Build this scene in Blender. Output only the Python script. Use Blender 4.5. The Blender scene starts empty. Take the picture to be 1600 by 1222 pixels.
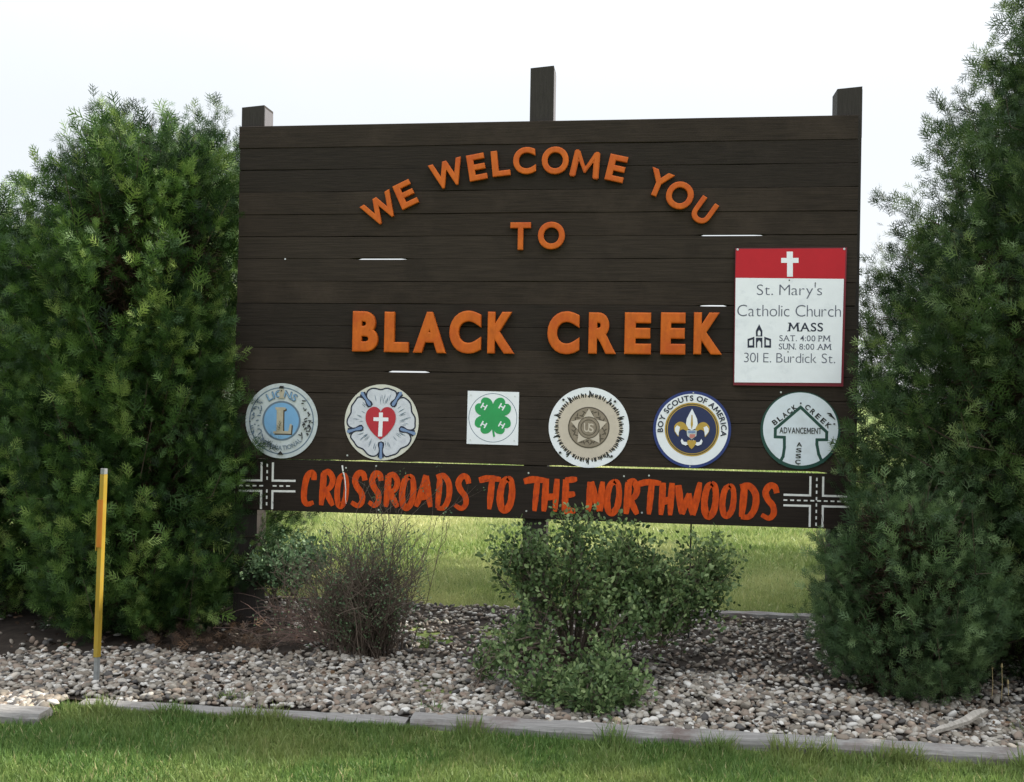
import bpy, bmesh, math, random
import numpy as np
from mathutils import Vector, Matrix
from mathutils.geometry import tessellate_polygon

random.seed(7)
rng = np.random.default_rng(7)
SC = bpy.context.scene
COL = SC.collection

# ------------------------------------------------------------------ camera
CAMPOS = Vector((0.0, -5.9, 1.5))
YAW, PITCH, ROLL = math.radians(7.41), math.radians(0.19), math.radians(0.97)
FPX = 1555.0                       # focal length in photo pixels (35 mm lens on a 36 mm frame)
fwd = Vector((-math.sin(YAW) * math.cos(PITCH), math.cos(YAW) * math.cos(PITCH), math.sin(PITCH)))
rt0 = Vector((math.cos(YAW), math.sin(YAW), 0))
up0 = rt0.cross(fwd)
RT = math.cos(ROLL) * rt0 + math.sin(ROLL) * up0
UP = -math.sin(ROLL) * rt0 + math.cos(ROLL) * up0
cam = bpy.data.cameras.new('camera')
cam.sensor_width = 36.0
cam.lens = 36.0 * FPX / 1600.0
cam.clip_start, cam.clip_end = 0.05, 2000.0
cam_ob = bpy.data.objects.new('camera', cam)
cam_ob.matrix_world = Matrix((
    (RT.x, UP.x, -fwd.x, CAMPOS.x),
    (RT.y, UP.y, -fwd.y, CAMPOS.y),
    (RT.z, UP.z, -fwd.z, CAMPOS.z),
    (0, 0, 0, 1)))
COL.objects.link(cam_ob)
SC.camera = cam_ob

# ------------------------------------------------------------------ sky, sun, exposure
SUN_EL = math.radians(38)
SUN_AZ = math.atan2(0.93, 0.37)    # clockwise from +Y: the sun stands to the right and a little behind the sign
world = bpy.data.worlds.new('World')
SC.world = world
world.use_nodes = True
wn, wl = world.node_tree.nodes, world.node_tree.links
wn.clear()
out = wn.new('ShaderNodeOutputWorld')
bg = wn.new('ShaderNodeBackground')
bg.inputs['Strength'].default_value = 0.15
sky = wn.new('ShaderNodeTexSky')
sky.sky_type = 'NISHITA'
sky.sun_disc = False
sky.sun_elevation = SUN_EL
sky.sun_rotation = SUN_AZ
sky.dust_density = 3.0
sky.air_density = 1.0
tc = wn.new('ShaderNodeTexCoord')
nz = wn.new('ShaderNodeTexNoise')
nz.inputs['Scale'].default_value = 1.6
nz.inputs['Detail'].default_value = 6
cr = wn.new('ShaderNodeMapRange')
cr.inputs['From Min'].default_value = 0.3
cr.inputs['From Max'].default_value = 0.65
cr.inputs['To Min'].default_value = 0.78
cr.inputs['To Max'].default_value = 0.97
mx = wn.new('ShaderNodeMix')
mx.data_type = 'RGBA'
sep = wn.new('ShaderNodeSeparateXYZ')
zr = wn.new('ShaderNodeMapRange')                     # thin overcast, brightest overhead
zr.interpolation_type = 'SMOOTHSTEP'
zr.inputs['From Min'].default_value = 0.22
zr.inputs['From Max'].default_value = 0.95
zr.inputs['To Min'].default_value = 0.0
zr.inputs['To Max'].default_value = 1.0
cloud = wn.new('ShaderNodeMix')
cloud.data_type = 'RGBA'
cloud.inputs[6].default_value = (3.55, 3.68, 3.80, 1)
cloud.inputs[7].default_value = (10.0, 10.5, 11.2, 1)
wl.new(tc.outputs['Generated'], sep.inputs['Vector'])
wl.new(sep.outputs['Z'], zr.inputs['Value'])
wl.new(zr.outputs['Result'], cloud.inputs[0])
wl.new(cloud.outputs[2], mx.inputs[7])
wl.new(tc.outputs['Generated'], nz.inputs['Vector'])
wl.new(nz.outputs['Fac'], cr.inputs['Value'])
wl.new(cr.outputs['Result'], mx.inputs[0])
wl.new(sky.outputs['Color'], mx.inputs[6])
wl.new(mx.outputs[2], bg.inputs['Color'])
wl.new(bg.outputs['Background'], out.inputs['Surface'])

sun = bpy.data.lights.new('sun', 'SUN')
sun.energy = 5.0
sun.angle = math.radians(0.6)
sun.color = (1.0, 0.94, 0.84)
sun_ob = bpy.data.objects.new('sun', sun)
sd = Vector((math.sin(SUN_AZ) * math.cos(SUN_EL), math.cos(SUN_AZ) * math.cos(SUN_EL), math.sin(SUN_EL)))
sun_ob.rotation_euler = sd.to_track_quat('Z', 'Y').to_euler()
sun_ob.location = sd * 30
COL.objects.link(sun_ob)

SC.view_settings.view_transform = 'Standard'
SC.view_settings.look = 'None'
SC.view_settings.exposure = 0.85
SC.view_settings.gamma = 1.0
SC.view_settings.use_curve_mapping = False
SC.render.engine = 'CYCLES'
SC.cycles.max_bounces = 8
SC.cycles.transparent_max_bounces = 8


# ------------------------------------------------------------------ helpers: survey
def ray(px, py):
    return RT * ((px - 800) / FPX) - UP * ((py - 611) / FPX) + fwd


def on_plane(px, py, y=0.0):
    r = ray(px, py)
    return CAMPOS + r * ((y - CAMPOS.y) / r.y)


def on_ground(px, py, z=0.0):
    r = ray(px, py)
    return CAMPOS + r * ((z - CAMPOS.z) / r.z)


def S(px, py):
    p = on_plane(px, py)
    return (p.x, p.z)


def mpp(px, py):
    a, b = S(px - 5, py), S(px + 5, py)
    return (b[0] - a[0]) / 10.0, (S(px, py - 5)[1] - S(px, py + 5)[1]) / 10.0


# ------------------------------------------------------------------ helpers: objects
def tag(o, label=None, cat=None, group=None, kind=None):
    if label: o['label'] = label
    if cat: o['category'] = cat
    if group: o['group'] = group
    if kind: o['kind'] = kind
    return o


def empty(name, loc, label, cat, group=None):
    o = bpy.data.objects.new(name, None)
    o.empty_display_size = 0.1
    o.location = loc
    COL.objects.link(o)
    return tag(o, label, cat, group)


def link(name, me, parent=None, mats=()):
    """Mesh in world coordinates; kept in place under its parent."""
    for m in mats:
        me.materials.append(m)
    o = bpy.data.objects.new(name, me)
    COL.objects.link(o)
    if parent is not None:
        o.parent = parent
        w = Vector((0, 0, 0))
        p = parent
        while p is not None:
            w += p.location
            p = p.parent
        o.location = -w
    return o


class MB:
    """Collects geometry for one mesh."""
    def __init__(self):
        self.v, self.f, self.m = [], [], []

    def add(self, vs, fs, mat=0):
        b = len(self.v)
        self.v.extend([tuple(p) for p in vs])
        self.f.extend([tuple(i + b for i in f) for f in fs])
        self.m.extend([mat] * len(fs))
        return self

    def box(self, x0, x1, y0, y1, z0, z1, mat=0):
        vs = [(x0, y0, z0), (x1, y0, z0), (x1, y1, z0), (x0, y1, z0), (x0, y0, z1), (x1, y0, z1), (x1, y1, z1), (x0, y1, z1)]
        return self.add(vs, [(0, 3, 2, 1), (4, 5, 6, 7), (0, 1, 5, 4), (1, 2, 6, 5), (2, 3, 7, 6), (3, 0, 4, 7)], mat)

    def prism(self, loops, y_back, y_front, mat=0):
        """Outline (and holes) in the x-z plane, extruded from y_back to y_front (front is the smaller y)."""
        tri = tessellate_polygon([[Vector((p[0], p[1], 0)) for p in lp] for lp in loops])
        flat = [p for lp in loops for p in lp]
        n = len(flat)
        vs = [(p[0], y_front, p[1]) for p in flat] + [(p[0], y_back, p[1]) for p in flat]
        fs = []
        for t in tri:
            a, b, c = [flat[i] for i in t]
            s = (b[0] - a[0]) * (c[1] - a[1]) - (b[1] - a[1]) * (c[0] - a[0])
            fs.append(tuple(t) if s > 0 else tuple(reversed(t)))
        k = 0
        for li, lp in enumerate(loops):
            m = len(lp)
            area = sum(lp[i][0] * lp[(i + 1) % m][1] - lp[(i + 1) % m][0] * lp[i][1] for i in range(m))
            ccw = area > 0
            if li > 0:
                ccw = not ccw
            for i in range(m):
                a, b = k + i, k + (i + 1) % m
                fs.append((a, a + n, b + n, b) if ccw == (li == 0) or ccw else (b, b + n, a + n, a))
            k += m
        return self.add(vs, fs, mat)

    def tube(self, pts, r0, r1, sides=4, mat=0):
        pts = [Vector(p) for p in pts]
        n = len(pts)
        vs, fs = [], []
        for i, p in enumerate(pts):
            d = (pts[min(i + 1, n - 1)] - pts[max(i - 1, 0)]).normalized()
            a = d.orthogonal().normalized() if i == 0 else (a - d * a.dot(d)).normalized()
            b = d.cross(a)
            r = r0 + (r1 - r0) * i / max(1, n - 1)
            for k in range(sides):
                t = 2 * math.pi * k / sides
                vs.append(p + (a * math.cos(t) + b * math.sin(t)) * r)
        for i in range(n - 1):
            for k in range(sides):
                fs.append((i * sides + k, i * sides + (k + 1) % sides, (i + 1) * sides + (k + 1) % sides, (i + 1) * sides + k))
        fs.append(tuple(range(sides))[::-1])
        fs.append(tuple((n - 1) * sides + k for k in range(sides)))
        return self.add(vs, fs, mat)

    def build(self, name, mats, parent=None, smooth=False, bevel=0.0):
        me = bpy.data.meshes.new(name)
        me.from_pydata(self.v, [], self.f)
        if not isinstance(mats, (list, tuple)):
            mats = [mats]
        me.polygons.foreach_set('material_index', self.m)
        if smooth:
            me.polygons.foreach_set('use_smooth', [True] * len(self.f))
        bm = bmesh.new()
        bm.from_mesh(me)
        bmesh.ops.recalc_face_normals(bm, faces=bm.faces)
        if bevel:
            bmesh.ops.bevel(bm, geom=bm.edges[:], offset=bevel, segments=2, affect='EDGES')
        bm.to_mesh(me)
        bm.free()
        me.update()
        return link(name, me, parent, mats)


def fast_mesh(name, verts, faces_flat, sizes, tint=None):
    me = bpy.data.meshes.new(name)
    nv, nl, nf = len(verts), len(faces_flat), len(sizes)
    me.vertices.add(nv)
    me.vertices.foreach_set('co', np.ascontiguousarray(verts, dtype=np.float32).ravel())
    me.loops.add(nl)
    me.loops.foreach_set('vertex_index', np.ascontiguousarray(faces_flat, dtype=np.int32))
    me.polygons.add(nf)
    starts = np.zeros(nf, dtype=np.int32)
    starts[1:] = np.cumsum(sizes)[:-1]
    me.polygons.foreach_set('loop_start', starts)
    me.update(calc_edges=True)
    if tint is not None:
        at = me.attributes.new('tint', 'FLOAT', 'FACE')
        at.data.foreach_set('value', np.ascontiguousarray(tint, dtype=np.float32))
    return me


def unit(a):
    return a / np.maximum(np.linalg.norm(a, axis=1, keepdims=True), 1e-9)


def scatter(tv, tf, org, axis, scale, tint, normal=None, width=None):
    """Copies of a small template (its Y axis laid along axis, Z near normal) as arrays for fast_mesh."""
    n = len(org)
    Y = unit(axis)
    nr = rng.normal(size=(n, 3)) if normal is None else normal + rng.normal(size=(n, 3)) * 0.25
    X = unit(np.cross(Y, nr))
    Z = np.cross(X, Y)
    w = scale if width is None else width
    v = (tv[None, :, 0, None] * X[:, None] * w[:, None, None] + tv[None, :, 1, None] * Y[:, None] * scale[:, None, None]
         + tv[None, :, 2, None] * Z[:, None] * scale[:, None, None]) + org[:, None]
    k = len(tv)
    flat = np.concatenate([np.array(f) for f in tf])
    sizes = np.array([len(f) for f in tf])
    ff = (flat[None] + (np.arange(n) * k)[:, None]).ravel()
    return v.reshape(-1, 3), ff, np.tile(sizes, n), np.repeat(tint, len(tf))


def join(parts):
    vs, ffs, szs, ts, b = [], [], [], [], 0
    for v, ff, sz, t in parts:
        vs.append(v); ffs.append(ff + b); szs.append(sz); ts.append(t)
        b += len(v)
    return np.concatenate(vs), np.concatenate(ffs), np.concatenate(szs), np.concatenate(ts)


# ------------------------------------------------------------------ materials
def mat(name, rgb, rough=0.6, spec=0.4, noise=0.0, nscale=20.0, stretch=(1, 1, 1), bump=0.0, dirt=None, dscale=6.0, dlo=0.5, dhi=0.7, metallic=0.0):
    m = bpy.data.materials.new(name)
    m.use_nodes = True
    nt = m.node_tree
    N, L = nt.nodes, nt.links
    p = N['Principled BSDF']
    p.inputs['Roughness'].default_value = rough
    p.inputs['Specular IOR Level'].default_value = spec
    p.inputs['Metallic'].default_value = metallic
    base = (*rgb, 1)
    p.inputs['Base Color'].default_value = base
    if noise or bump or dirt:
        geo = N.new('ShaderNodeNewGeometry')
        mp = N.new('ShaderNodeMapping')
        mp.inputs['Scale'].default_value = stretch
        L.new(geo.outputs['Position'], mp.inputs['Vector'])
        t = N.new('ShaderNodeTexNoise')
        t.inputs['Scale'].default_value = nscale
        t.inputs['Detail'].default_value = 8
        t.inputs['Roughness'].default_value = 0.65
        L.new(mp.outputs['Vector'], t.inputs['Vector'])
        hs = N.new('ShaderNodeHueSaturation')
        hs.inputs['Color'].default_value = base
        mr = N.new('ShaderNodeMapRange')
        mr.inputs['From Min'].default_value = 0.25
        mr.inputs['From Max'].default_value = 0.75
        mr.inputs['To Min'].default_value = 1 - noise
        mr.inputs['To Max'].default_value = 1 + noise
        L.new(t.outputs['Fac'], mr.inputs['Value'])
        L.new(mr.outputs['Result'], hs.inputs['Value'])
        col = hs.outputs['Color']
        if dirt:
            t2 = N.new('ShaderNodeTexNoise')
            t2.inputs['Scale'].default_value = dscale
            t2.inputs['Detail'].default_value = 10
            t2.inputs['Roughness'].default_value = 0.7
            L.new(geo.outputs['Position'], t2.inputs['Vector'])
            r2 = N.new('ShaderNodeMapRange')
            r2.inputs['From Min'].default_value = dlo
            r2.inputs['From Max'].default_value = dhi
            L.new(t2.outputs['Fac'], r2.inputs['Value'])
            mm = N.new('ShaderNodeMix')
            mm.data_type = 'RGBA'
            L.new(r2.outputs['Result'], mm.inputs[0])
            L.new(col, mm.inputs[6])
            mm.inputs[7].default_value = (*dirt, 1)
            col = mm.outputs[2]
        L.new(col, p.inputs['Base Color'])
        if bump:
            b = N.new('ShaderNodeBump')
            b.inputs['Strength'].default_value = bump
            b.inputs['Distance'].default_value = 0.004
            L.new(t.outputs['Fac'], b.inputs['Height'])
            L.new(b.outputs['Normal'], p.inputs['Normal'])
    return m


def leaf_mat(name, stops, trans=0.35, rough=0.55, patch=0.0, patch_scale=1.0, patch_rgb=(0.1, 0.1, 0.03), spec=0.3):
    m = bpy.data.materials.new(name)
    m.use_nodes = True
    nt = m.node_tree
    N, L = nt.nodes, nt.links
    p = N['Principled BSDF']
    p.inputs['Roughness'].default_value = rough
    p.inputs['Specular IOR Level'].default_value = spec
    at = N.new('ShaderNodeAttribute')
    at.attribute_name = 'tint'
    ramp = N.new('ShaderNodeValToRGB')
    el = ramp.color_ramp.elements
    while len(el) < len(stops):
        el.new(0.5)
    for e, (pos, c) in zip(el, stops):
        e.position = pos
        e.color = (*c, 1)
    L.new(at.outputs['Fac'], ramp.inputs['Fac'])
    col = ramp.outputs['Color']
    if patch:
        geo = N.new('ShaderNodeNewGeometry')
        t = N.new('ShaderNodeTexNoise')
        t.inputs['Scale'].default_value = patch_scale
        t.inputs['Detail'].default_value = 4
        L.new(geo.outputs['Position'], t.inputs['Vector'])
        mr = N.new('ShaderNodeMapRange')
        mr.inputs['From Min'].default_value = 0.42
        mr.inputs['From Max'].default_value = 0.68
        mr.inputs['To Max'].default_value = patch
        L.new(t.outputs['Fac'], mr.inputs['Value'])
        mm = N.new('ShaderNodeMix')
        mm.data_type = 'RGBA'
        L.new(mr.outputs['Result'], mm.inputs[0])
        L.new(col, mm.inputs[6])
        mm.inputs[7].default_value = (*patch_rgb, 1)
        col = mm.outputs[2]
    L.new(col, p.inputs['Base Color'])
    tr = N.new('ShaderNodeBsdfTranslucent')
    L.new(col, tr.inputs['Color'])
    mix = N.new('ShaderNodeMixShader')
    mix.inputs['Fac'].default_value = trans
    L.new(p.outputs['BSDF'], mix.inputs[1])
    L.new(tr.outputs['BSDF'], mix.inputs[2])
    L.new(mix.outputs['Shader'], N['Material Output'].inputs['Surface'])
    return m


M = {
    'plank': mat('dark_stained_plank', (0.0265, 0.0187, 0.0137), 0.75, 0.18, 0.5, 9, (0.5, 6, 14), 0.6, (0.048, 0.034, 0.0255), 2.2, 0.48, 0.75),
    'plank_pale': mat('faded_dark_plank', (0.0320, 0.0235, 0.0180), 0.8, 0.18, 0.5, 8, (0.45, 6, 15), 0.6, (0.019, 0.014, 0.011), 2.7, 0.5, 0.72),
    'plank_deep': mat('deep_brown_plank', (0.0205, 0.0150, 0.0115), 0.75, 0.18, 0.5, 10, (0.6, 6, 13), 0.6, (0.034, 0.025, 0.020), 1.9, 0.55, 0.78),
    'board': mat('dark_stained_board', (0.019, 0.0135, 0.010), 0.7, 0.18, 0.4, 9, (0.5, 6, 14), 0.4),
    'post': mat('dark_post_timber', (0.032, 0.027, 0.024), 0.7, 0.2, 0.35, 10, (14, 14, 0.8), 0.5),
    'post_side': mat('bare_weathered_post_side', (0.115, 0.11, 0.12), 0.75, 0.3, 0.3, 10, (14, 14, 0.8), 0.5),
    'orange': mat('orange_letter_paint', (0.52, 0.110, 0.008), 0.5, 0.25, 0.22, 40, (1, 1, 0.35), 0.25, (0.43, 0.060, 0.008), 7, 0.45, 0.75),
    'brush_orange': mat('brushed_orange_red_paint', (0.54, 0.066, 0.006), 0.7, 0.2, 0.35, 30, (2, 1, 0.6), 0.2, (0.36, 0.04, 0.01), 25, 0.5, 0.7),
    'white': mat('white_enamel', (0.80, 0.81, 0.86), 0.35, 0.5, 0.05, 12, dirt=(0.62, 0.64, 0.70), dscale=9, dlo=0.55, dhi=0.8),
    'white_line': mat('white_road_paint', (0.72, 0.71, 0.68), 0.6, 0.3, 0.15, 30),
    'asphalt': mat('black_road_paint', (0.006, 0.006, 0.010), 0.6, 0.3, 0.3, 30),
    'screw': mat('zinc_screw', (0.55, 0.56, 0.58), 0.35, 0.5, metallic=0.6),
    'dark_screw': mat('dark_screw', (0.02, 0.02, 0.022), 0.5, 0.5),
    'red': mat('red_sign_enamel', (0.46, 0.012, 0.022), 0.5, 0.25, 0.08, 8),
    'red_shaded': mat('shaded_red_sign_edge', (0.16, 0.010, 0.022), 0.5, 0.4),  # red plate's edge, with its shadow put into a darker colour
    'navy_text': mat('slate_navy_lettering', (0.10, 0.105, 0.15), 0.5, 0.4),
    'ink': mat('dark_navy_ink', (0.012, 0.016, 0.04), 0.5, 0.4),
    'soot': mat('soft_black_ink', (0.018, 0.018, 0.018), 0.6, 0.3),
    'pale_blue_grey': mat('faded_pale_blue_grey_enamel', (0.50, 0.54, 0.56), 0.5, 0.4, 0.12, 30, dirt=(0.36, 0.38, 0.36), dscale=22, dlo=0.5, dhi=0.75),
    'sky_blue': mat('faded_sky_blue_enamel', (0.17, 0.36, 0.60), 0.45, 0.4, 0.1, 10, dirt=(0.30, 0.46, 0.60), dscale=7, dlo=0.5, dhi=0.75),
    'slate': mat('slate_blue_lettering', (0.12, 0.17, 0.23), 0.5, 0.4),
    'tan': mat('faded_tan_enamel', (0.42, 0.37, 0.28), 0.5, 0.4, 0.2, 30),
    'brown_ink': mat('dark_brown_ink', (0.06, 0.045, 0.03), 0.5, 0.4),
    'cream': mat('aged_cream_enamel', (0.62, 0.60, 0.53), 0.5, 0.4, 0.1, 20, dirt=(0.50, 0.42, 0.30), dscale=8, dlo=0.6, dhi=0.8),
    'petal': mat('pearl_white_petal_enamel', (0.60, 0.61, 0.67), 0.45, 0.4, 0.1, 24, dirt=(0.44, 0.45, 0.52), dscale=26, dlo=0.5, dhi=0.75),
    'blue': mat('dull_blue_enamel', (0.17, 0.25, 0.43), 0.45, 0.4),
    'heart_red': mat('crimson_enamel', (0.44, 0.012, 0.030), 0.4, 0.5, 0.12, 12),
    'clover': mat('clover_green_enamel', (0.018, 0.30, 0.085), 0.4, 0.5, 0.1, 10),
    'beige': mat('beige_enamel', (0.56, 0.48, 0.40), 0.5, 0.4, 0.08, 20),
    'bronze': mat('bronze_grey_enamel', (0.25, 0.20, 0.15), 0.5, 0.4, 0.2, 30),
    'bronze_dark': mat('dark_bronze_enamel', (0.085, 0.066, 0.048), 0.5, 0.4, 0.2, 40),
    'royal': mat('royal_blue_enamel', (0.012, 0.028, 0.16), 0.4, 0.5, 0.1, 10),
    'navy': mat('navy_enamel', (0.010, 0.018, 0.085), 0.4, 0.5, 0.1, 10),
    'gold': mat('gold_enamel', (0.46, 0.29, 0.05), 0.4, 0.5, 0.15, 40),
    'shield_pink': mat('faded_red_shield_enamel', (0.52, 0.20, 0.17), 0.5, 0.4),
    'pine': mat('pine_green_enamel', (0.010, 0.055, 0.042), 0.5, 0.4, 0.15, 16),
    'disc_white': mat('blue_white_enamel', (0.66, 0.71, 0.78), 0.4, 0.5, 0.06, 12, dirt=(0.58, 0.61, 0.66), dscale=9, dlo=0.5, dhi=0.75),
    'timber': mat('weathered_landscape_timber', (0.215, 0.205, 0.192), 0.9, 0.15, 0.4, 10, (0.8, 12, 12), 0.8, (0.12, 0.088, 0.076), 5, 0.48, 0.7),
    'drift': mat('bleached_splintered_wood', (0.33, 0.30, 0.26), 0.85, 0.2, 0.45, 12, (6, 1, 6), 0.7),
    'yellow': mat('faded_yellow_plastic', (0.31, 0.200, 0.018), 0.5, 0.4, 0.15, 8, (3, 3, 1), dirt=(0.30, 0.22, 0.04), dscale=9, dlo=0.5, dhi=0.7),
    'orange_tape': mat('worn_orange_reflective_tape', (0.44, 0.14, 0.010), 0.4, 0.5, 0.15, 15),
    'galv': mat('dull_galvanized_steel', (0.24, 0.25, 0.25), 0.55, 0.5, 0.25, 30, metallic=0.3),
    'bark': mat('brown_bark', (0.085, 0.062, 0.048), 0.9, 0.2, 0.4, 20, (4, 4, 1), 0.8),
    'twig': mat('grey_brown_twig', (0.118, 0.090, 0.070), 0.85, 0.2, 0.45, 5),
    'twig_red': mat('reddish_twig', (0.13, 0.085, 0.070), 0.85, 0.2, 0.4, 5),
    'straw': mat('dry_straw', (0.42, 0.33, 0.17), 0.8, 0.2, 0.2, 30),
    'soil': mat('dark_bed_soil', (0.040, 0.032, 0.026), 0.95, 0.1, 0.5, 12, (1, 1, 1), 0.8),
}
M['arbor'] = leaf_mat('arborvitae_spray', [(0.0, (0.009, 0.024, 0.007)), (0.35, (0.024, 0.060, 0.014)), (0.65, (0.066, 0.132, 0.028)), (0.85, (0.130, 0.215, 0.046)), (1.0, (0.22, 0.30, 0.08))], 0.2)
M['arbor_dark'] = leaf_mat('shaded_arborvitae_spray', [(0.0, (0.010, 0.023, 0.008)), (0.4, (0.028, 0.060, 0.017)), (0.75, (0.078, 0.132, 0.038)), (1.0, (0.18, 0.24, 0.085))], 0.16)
M['juniper'] = leaf_mat('blue_green_juniper_spray', [(0.0, (0.018, 0.040, 0.015)), (0.5, (0.062, 0.112, 0.042)), (1.0, (0.17, 0.25, 0.105))], 0.25)
M['leaf'] = leaf_mat('small_oval_leaf', [(0.0, (0.026, 0.052, 0.018)), (0.5, (0.108, 0.170, 0.062)), (1.0, (0.27, 0.34, 0.145))], 0.35)
M['leaf_grey'] = leaf_mat('grey_green_leaf', [(0.0, (0.050, 0.095, 0.045)), (0.5, (0.105, 0.175, 0.085)), (1.0, (0.18, 0.26, 0.13))], 0.3)
M['dead_leaf'] = leaf_mat('brown_dead_leaf', [(0.0, (0.022, 0.015, 0.010)), (0.7, (0.060, 0.036, 0.022)), (1.0, (0.17, 0.10, 0.055))], 0.1)
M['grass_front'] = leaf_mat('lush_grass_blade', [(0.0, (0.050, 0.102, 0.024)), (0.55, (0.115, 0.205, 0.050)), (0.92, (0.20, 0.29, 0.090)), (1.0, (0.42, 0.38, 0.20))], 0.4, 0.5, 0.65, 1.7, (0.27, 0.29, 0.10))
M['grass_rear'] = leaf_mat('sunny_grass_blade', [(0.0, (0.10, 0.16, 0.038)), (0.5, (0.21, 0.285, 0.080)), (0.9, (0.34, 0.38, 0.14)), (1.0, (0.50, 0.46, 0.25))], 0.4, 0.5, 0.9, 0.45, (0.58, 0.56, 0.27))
M['stone'] = leaf_mat('river_stone', [(0.0, (0.030, 0.028, 0.027)), (0.2, (0.085, 0.078, 0.072)), (0.4, (0.165, 0.142, 0.112)), (0.52, (0.20, 0.15, 0.115)), (0.64, (0.24, 0.212, 0.172)), (0.8, (0.36, 0.335, 0.295)), (0.93, (0.52, 0.50, 0.46)), (1.0, (0.34, 0.25, 0.15))], 0.0, 0.8)

# ------------------------------------------------------------------ setting: ground
def grid_sheet(name, x0, x1, y0, y1, z, m, kind='structure'):
    b = MB()
    b.add([(x0, y0, z), (x1, y0, z), (x1, y1, z), (x0, y1, z)], [(0, 1, 2, 3)])
    return tag(b.build(name, m), kind=kind)


lawn_m = mat('lawn_turf', (0.085, 0.13, 0.030), 0.9, 0.1, 0.35, 3.0, dirt=(0.24, 0.25, 0.09), dscale=0.7, dlo=0.45, dhi=0.7)
lawn = MB()
lawn.add([(-400, -60, 0), (400, -60, 0), (400, 600, 0), (-400, 600, 0)], [(0, 1, 2, 3)])
tag(lawn.build('lawn', lawn_m), 'flat mown lawn running from the front of the bed to far behind the sign', kind='structure')
BX0, BX1, BY0, BY1 = -5.2, 4.6, -1.50, 0.95
bed = MB()
nx, ny = 80, 24
def bedz(x, y):
    return 0.010 + 0.022 * math.sin(x * 2.1 + 0.5) * math.sin(y * 2.7 + 1.0) ** 2 + 0.018 * math.sin(x * 5.3 + y * 4.1) ** 2
for j in range(ny + 1):
    for i in range(nx + 1):
        x = BX0 + (BX1 - BX0) * i / nx
        y = BY0 + (BY1 - BY0) * j / ny
        bed.v.append((x, y, bedz(x, y)))
for j in range(ny):
    for i in range(nx):
        a = j * (nx + 1) + i
        bed.f.append((a, a + 1, a + nx + 2, a + nx + 1)); bed.m.append(0)
tag(bed.build('planting_bed', M['soil'], smooth=True), 'dark soil of the planting bed under the stones', kind='structure')
bl = MB()
bl.box(-5.2, -2.62, -1.72, -1.50, -0.05, 0.012)
tag(bl.build('planting_bed_corner', M['soil']), 'strip of bed soil behind the left edging timber', kind='structure')

# ------------------------------------------------------------------ gravel
def ico(sub):
    bm = bmesh.new()
    bmesh.ops.create_icosphere(bm, subdivisions=sub, radius=1.0)
    v = np.array([p.co[:] for p in bm.verts])
    f = [[q.index for q in fc.verts] for fc in bm.faces]
    bm.free()
    return v, f


def stones(cnt, xr, yr, sub, smin, smax, zlift=0.0):
    v0, f = ico(sub)
    parts = []
    for k in range(8):
        w = v0 * (1 + 0.16 * rng.normal(size=(len(v0), 1)).clip(-1.2, 1.2) * (0.6 if sub > 1 else 0.8))
        n = cnt // 8
        x = rng.uniform(*xr, n); y = rng.uniform(*yr, n)
        # thin out under tree and shrubs: dark soil, also standing in for shade
        d = np.minimum(np.hypot((x + 2.5) / 0.7, (y + 0.28) / 0.45), np.hypot((x + 3.4) / 1.15, (y + 0.05) / 0.85))
        d2 = np.minimum(np.hypot((x - 1.2) / 0.6, (y + 0.66) / 0.16), np.hypot((x + 0.2) / 0.40, (y + 0.62) / 0.25))
        keep = (rng.uniform(size=n) < np.clip((d - 0.72) * 1.8, 0.05, 1)) & (rng.uniform(size=n) < np.clip((d2 - 0.5) * 1.3, 0.15, 1))
        x, y = x[keep], y[keep]
        n = len(x)
        s = smin + (smax - smin) * rng.beta(1.6, 3.2, n)
        z = np.array([bedz(a, b) for a, b in zip(x, y)]) + s * 0.35 + zlift + rng.uniform(0, 0.016, n)
        ax = rng.normal(size=(n, 3)); ax[:, 2] *= 0.35
        nr = np.tile([[0, 0, 1.0]], (n, 1))
        w2 = w * np.array([0.85, 1.15, 0.52])
        parts.append(scatter(w2, f, np.stack([x, y, z], 1), ax, s, np.repeat(1, n) * rng.beta(2.2, 1.9, n), nr))
    return parts


gp = stones(11500, (-4.0, 2.6), (-1.47, -0.5), 2, 0.008, 0.030)
gp += stones(14000, (-4.6, 3.4), (-1.47, 0.92), 1, 0.009, 0.026)
gp += stones(900, (-4.2, -2.66), (-1.68, -1.48), 2, 0.013, 0.032)
v, ff, sz, t = join(gp)
me = fast_mesh('gravel', v, ff, sz, t)
me.polygons.foreach_set('use_smooth', [True] * len(sz))
g = link('gravel', me, None, [M['stone']])
tag(g, 'pale rounded river stones spread over the planting bed', 'gravel', kind='stuff')

# ------------------------------------------------------------------ grass
BL_V = np.array([(-0.5, 0, 0), (0.5, 0, 0), (0.42, 0.5, 0.05), (-0.42, 0.5, 0.05), (0.0, 1.0, 0.24)])
BL_F = [(0, 1, 2, 3), (3, 2, 4)]


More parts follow.
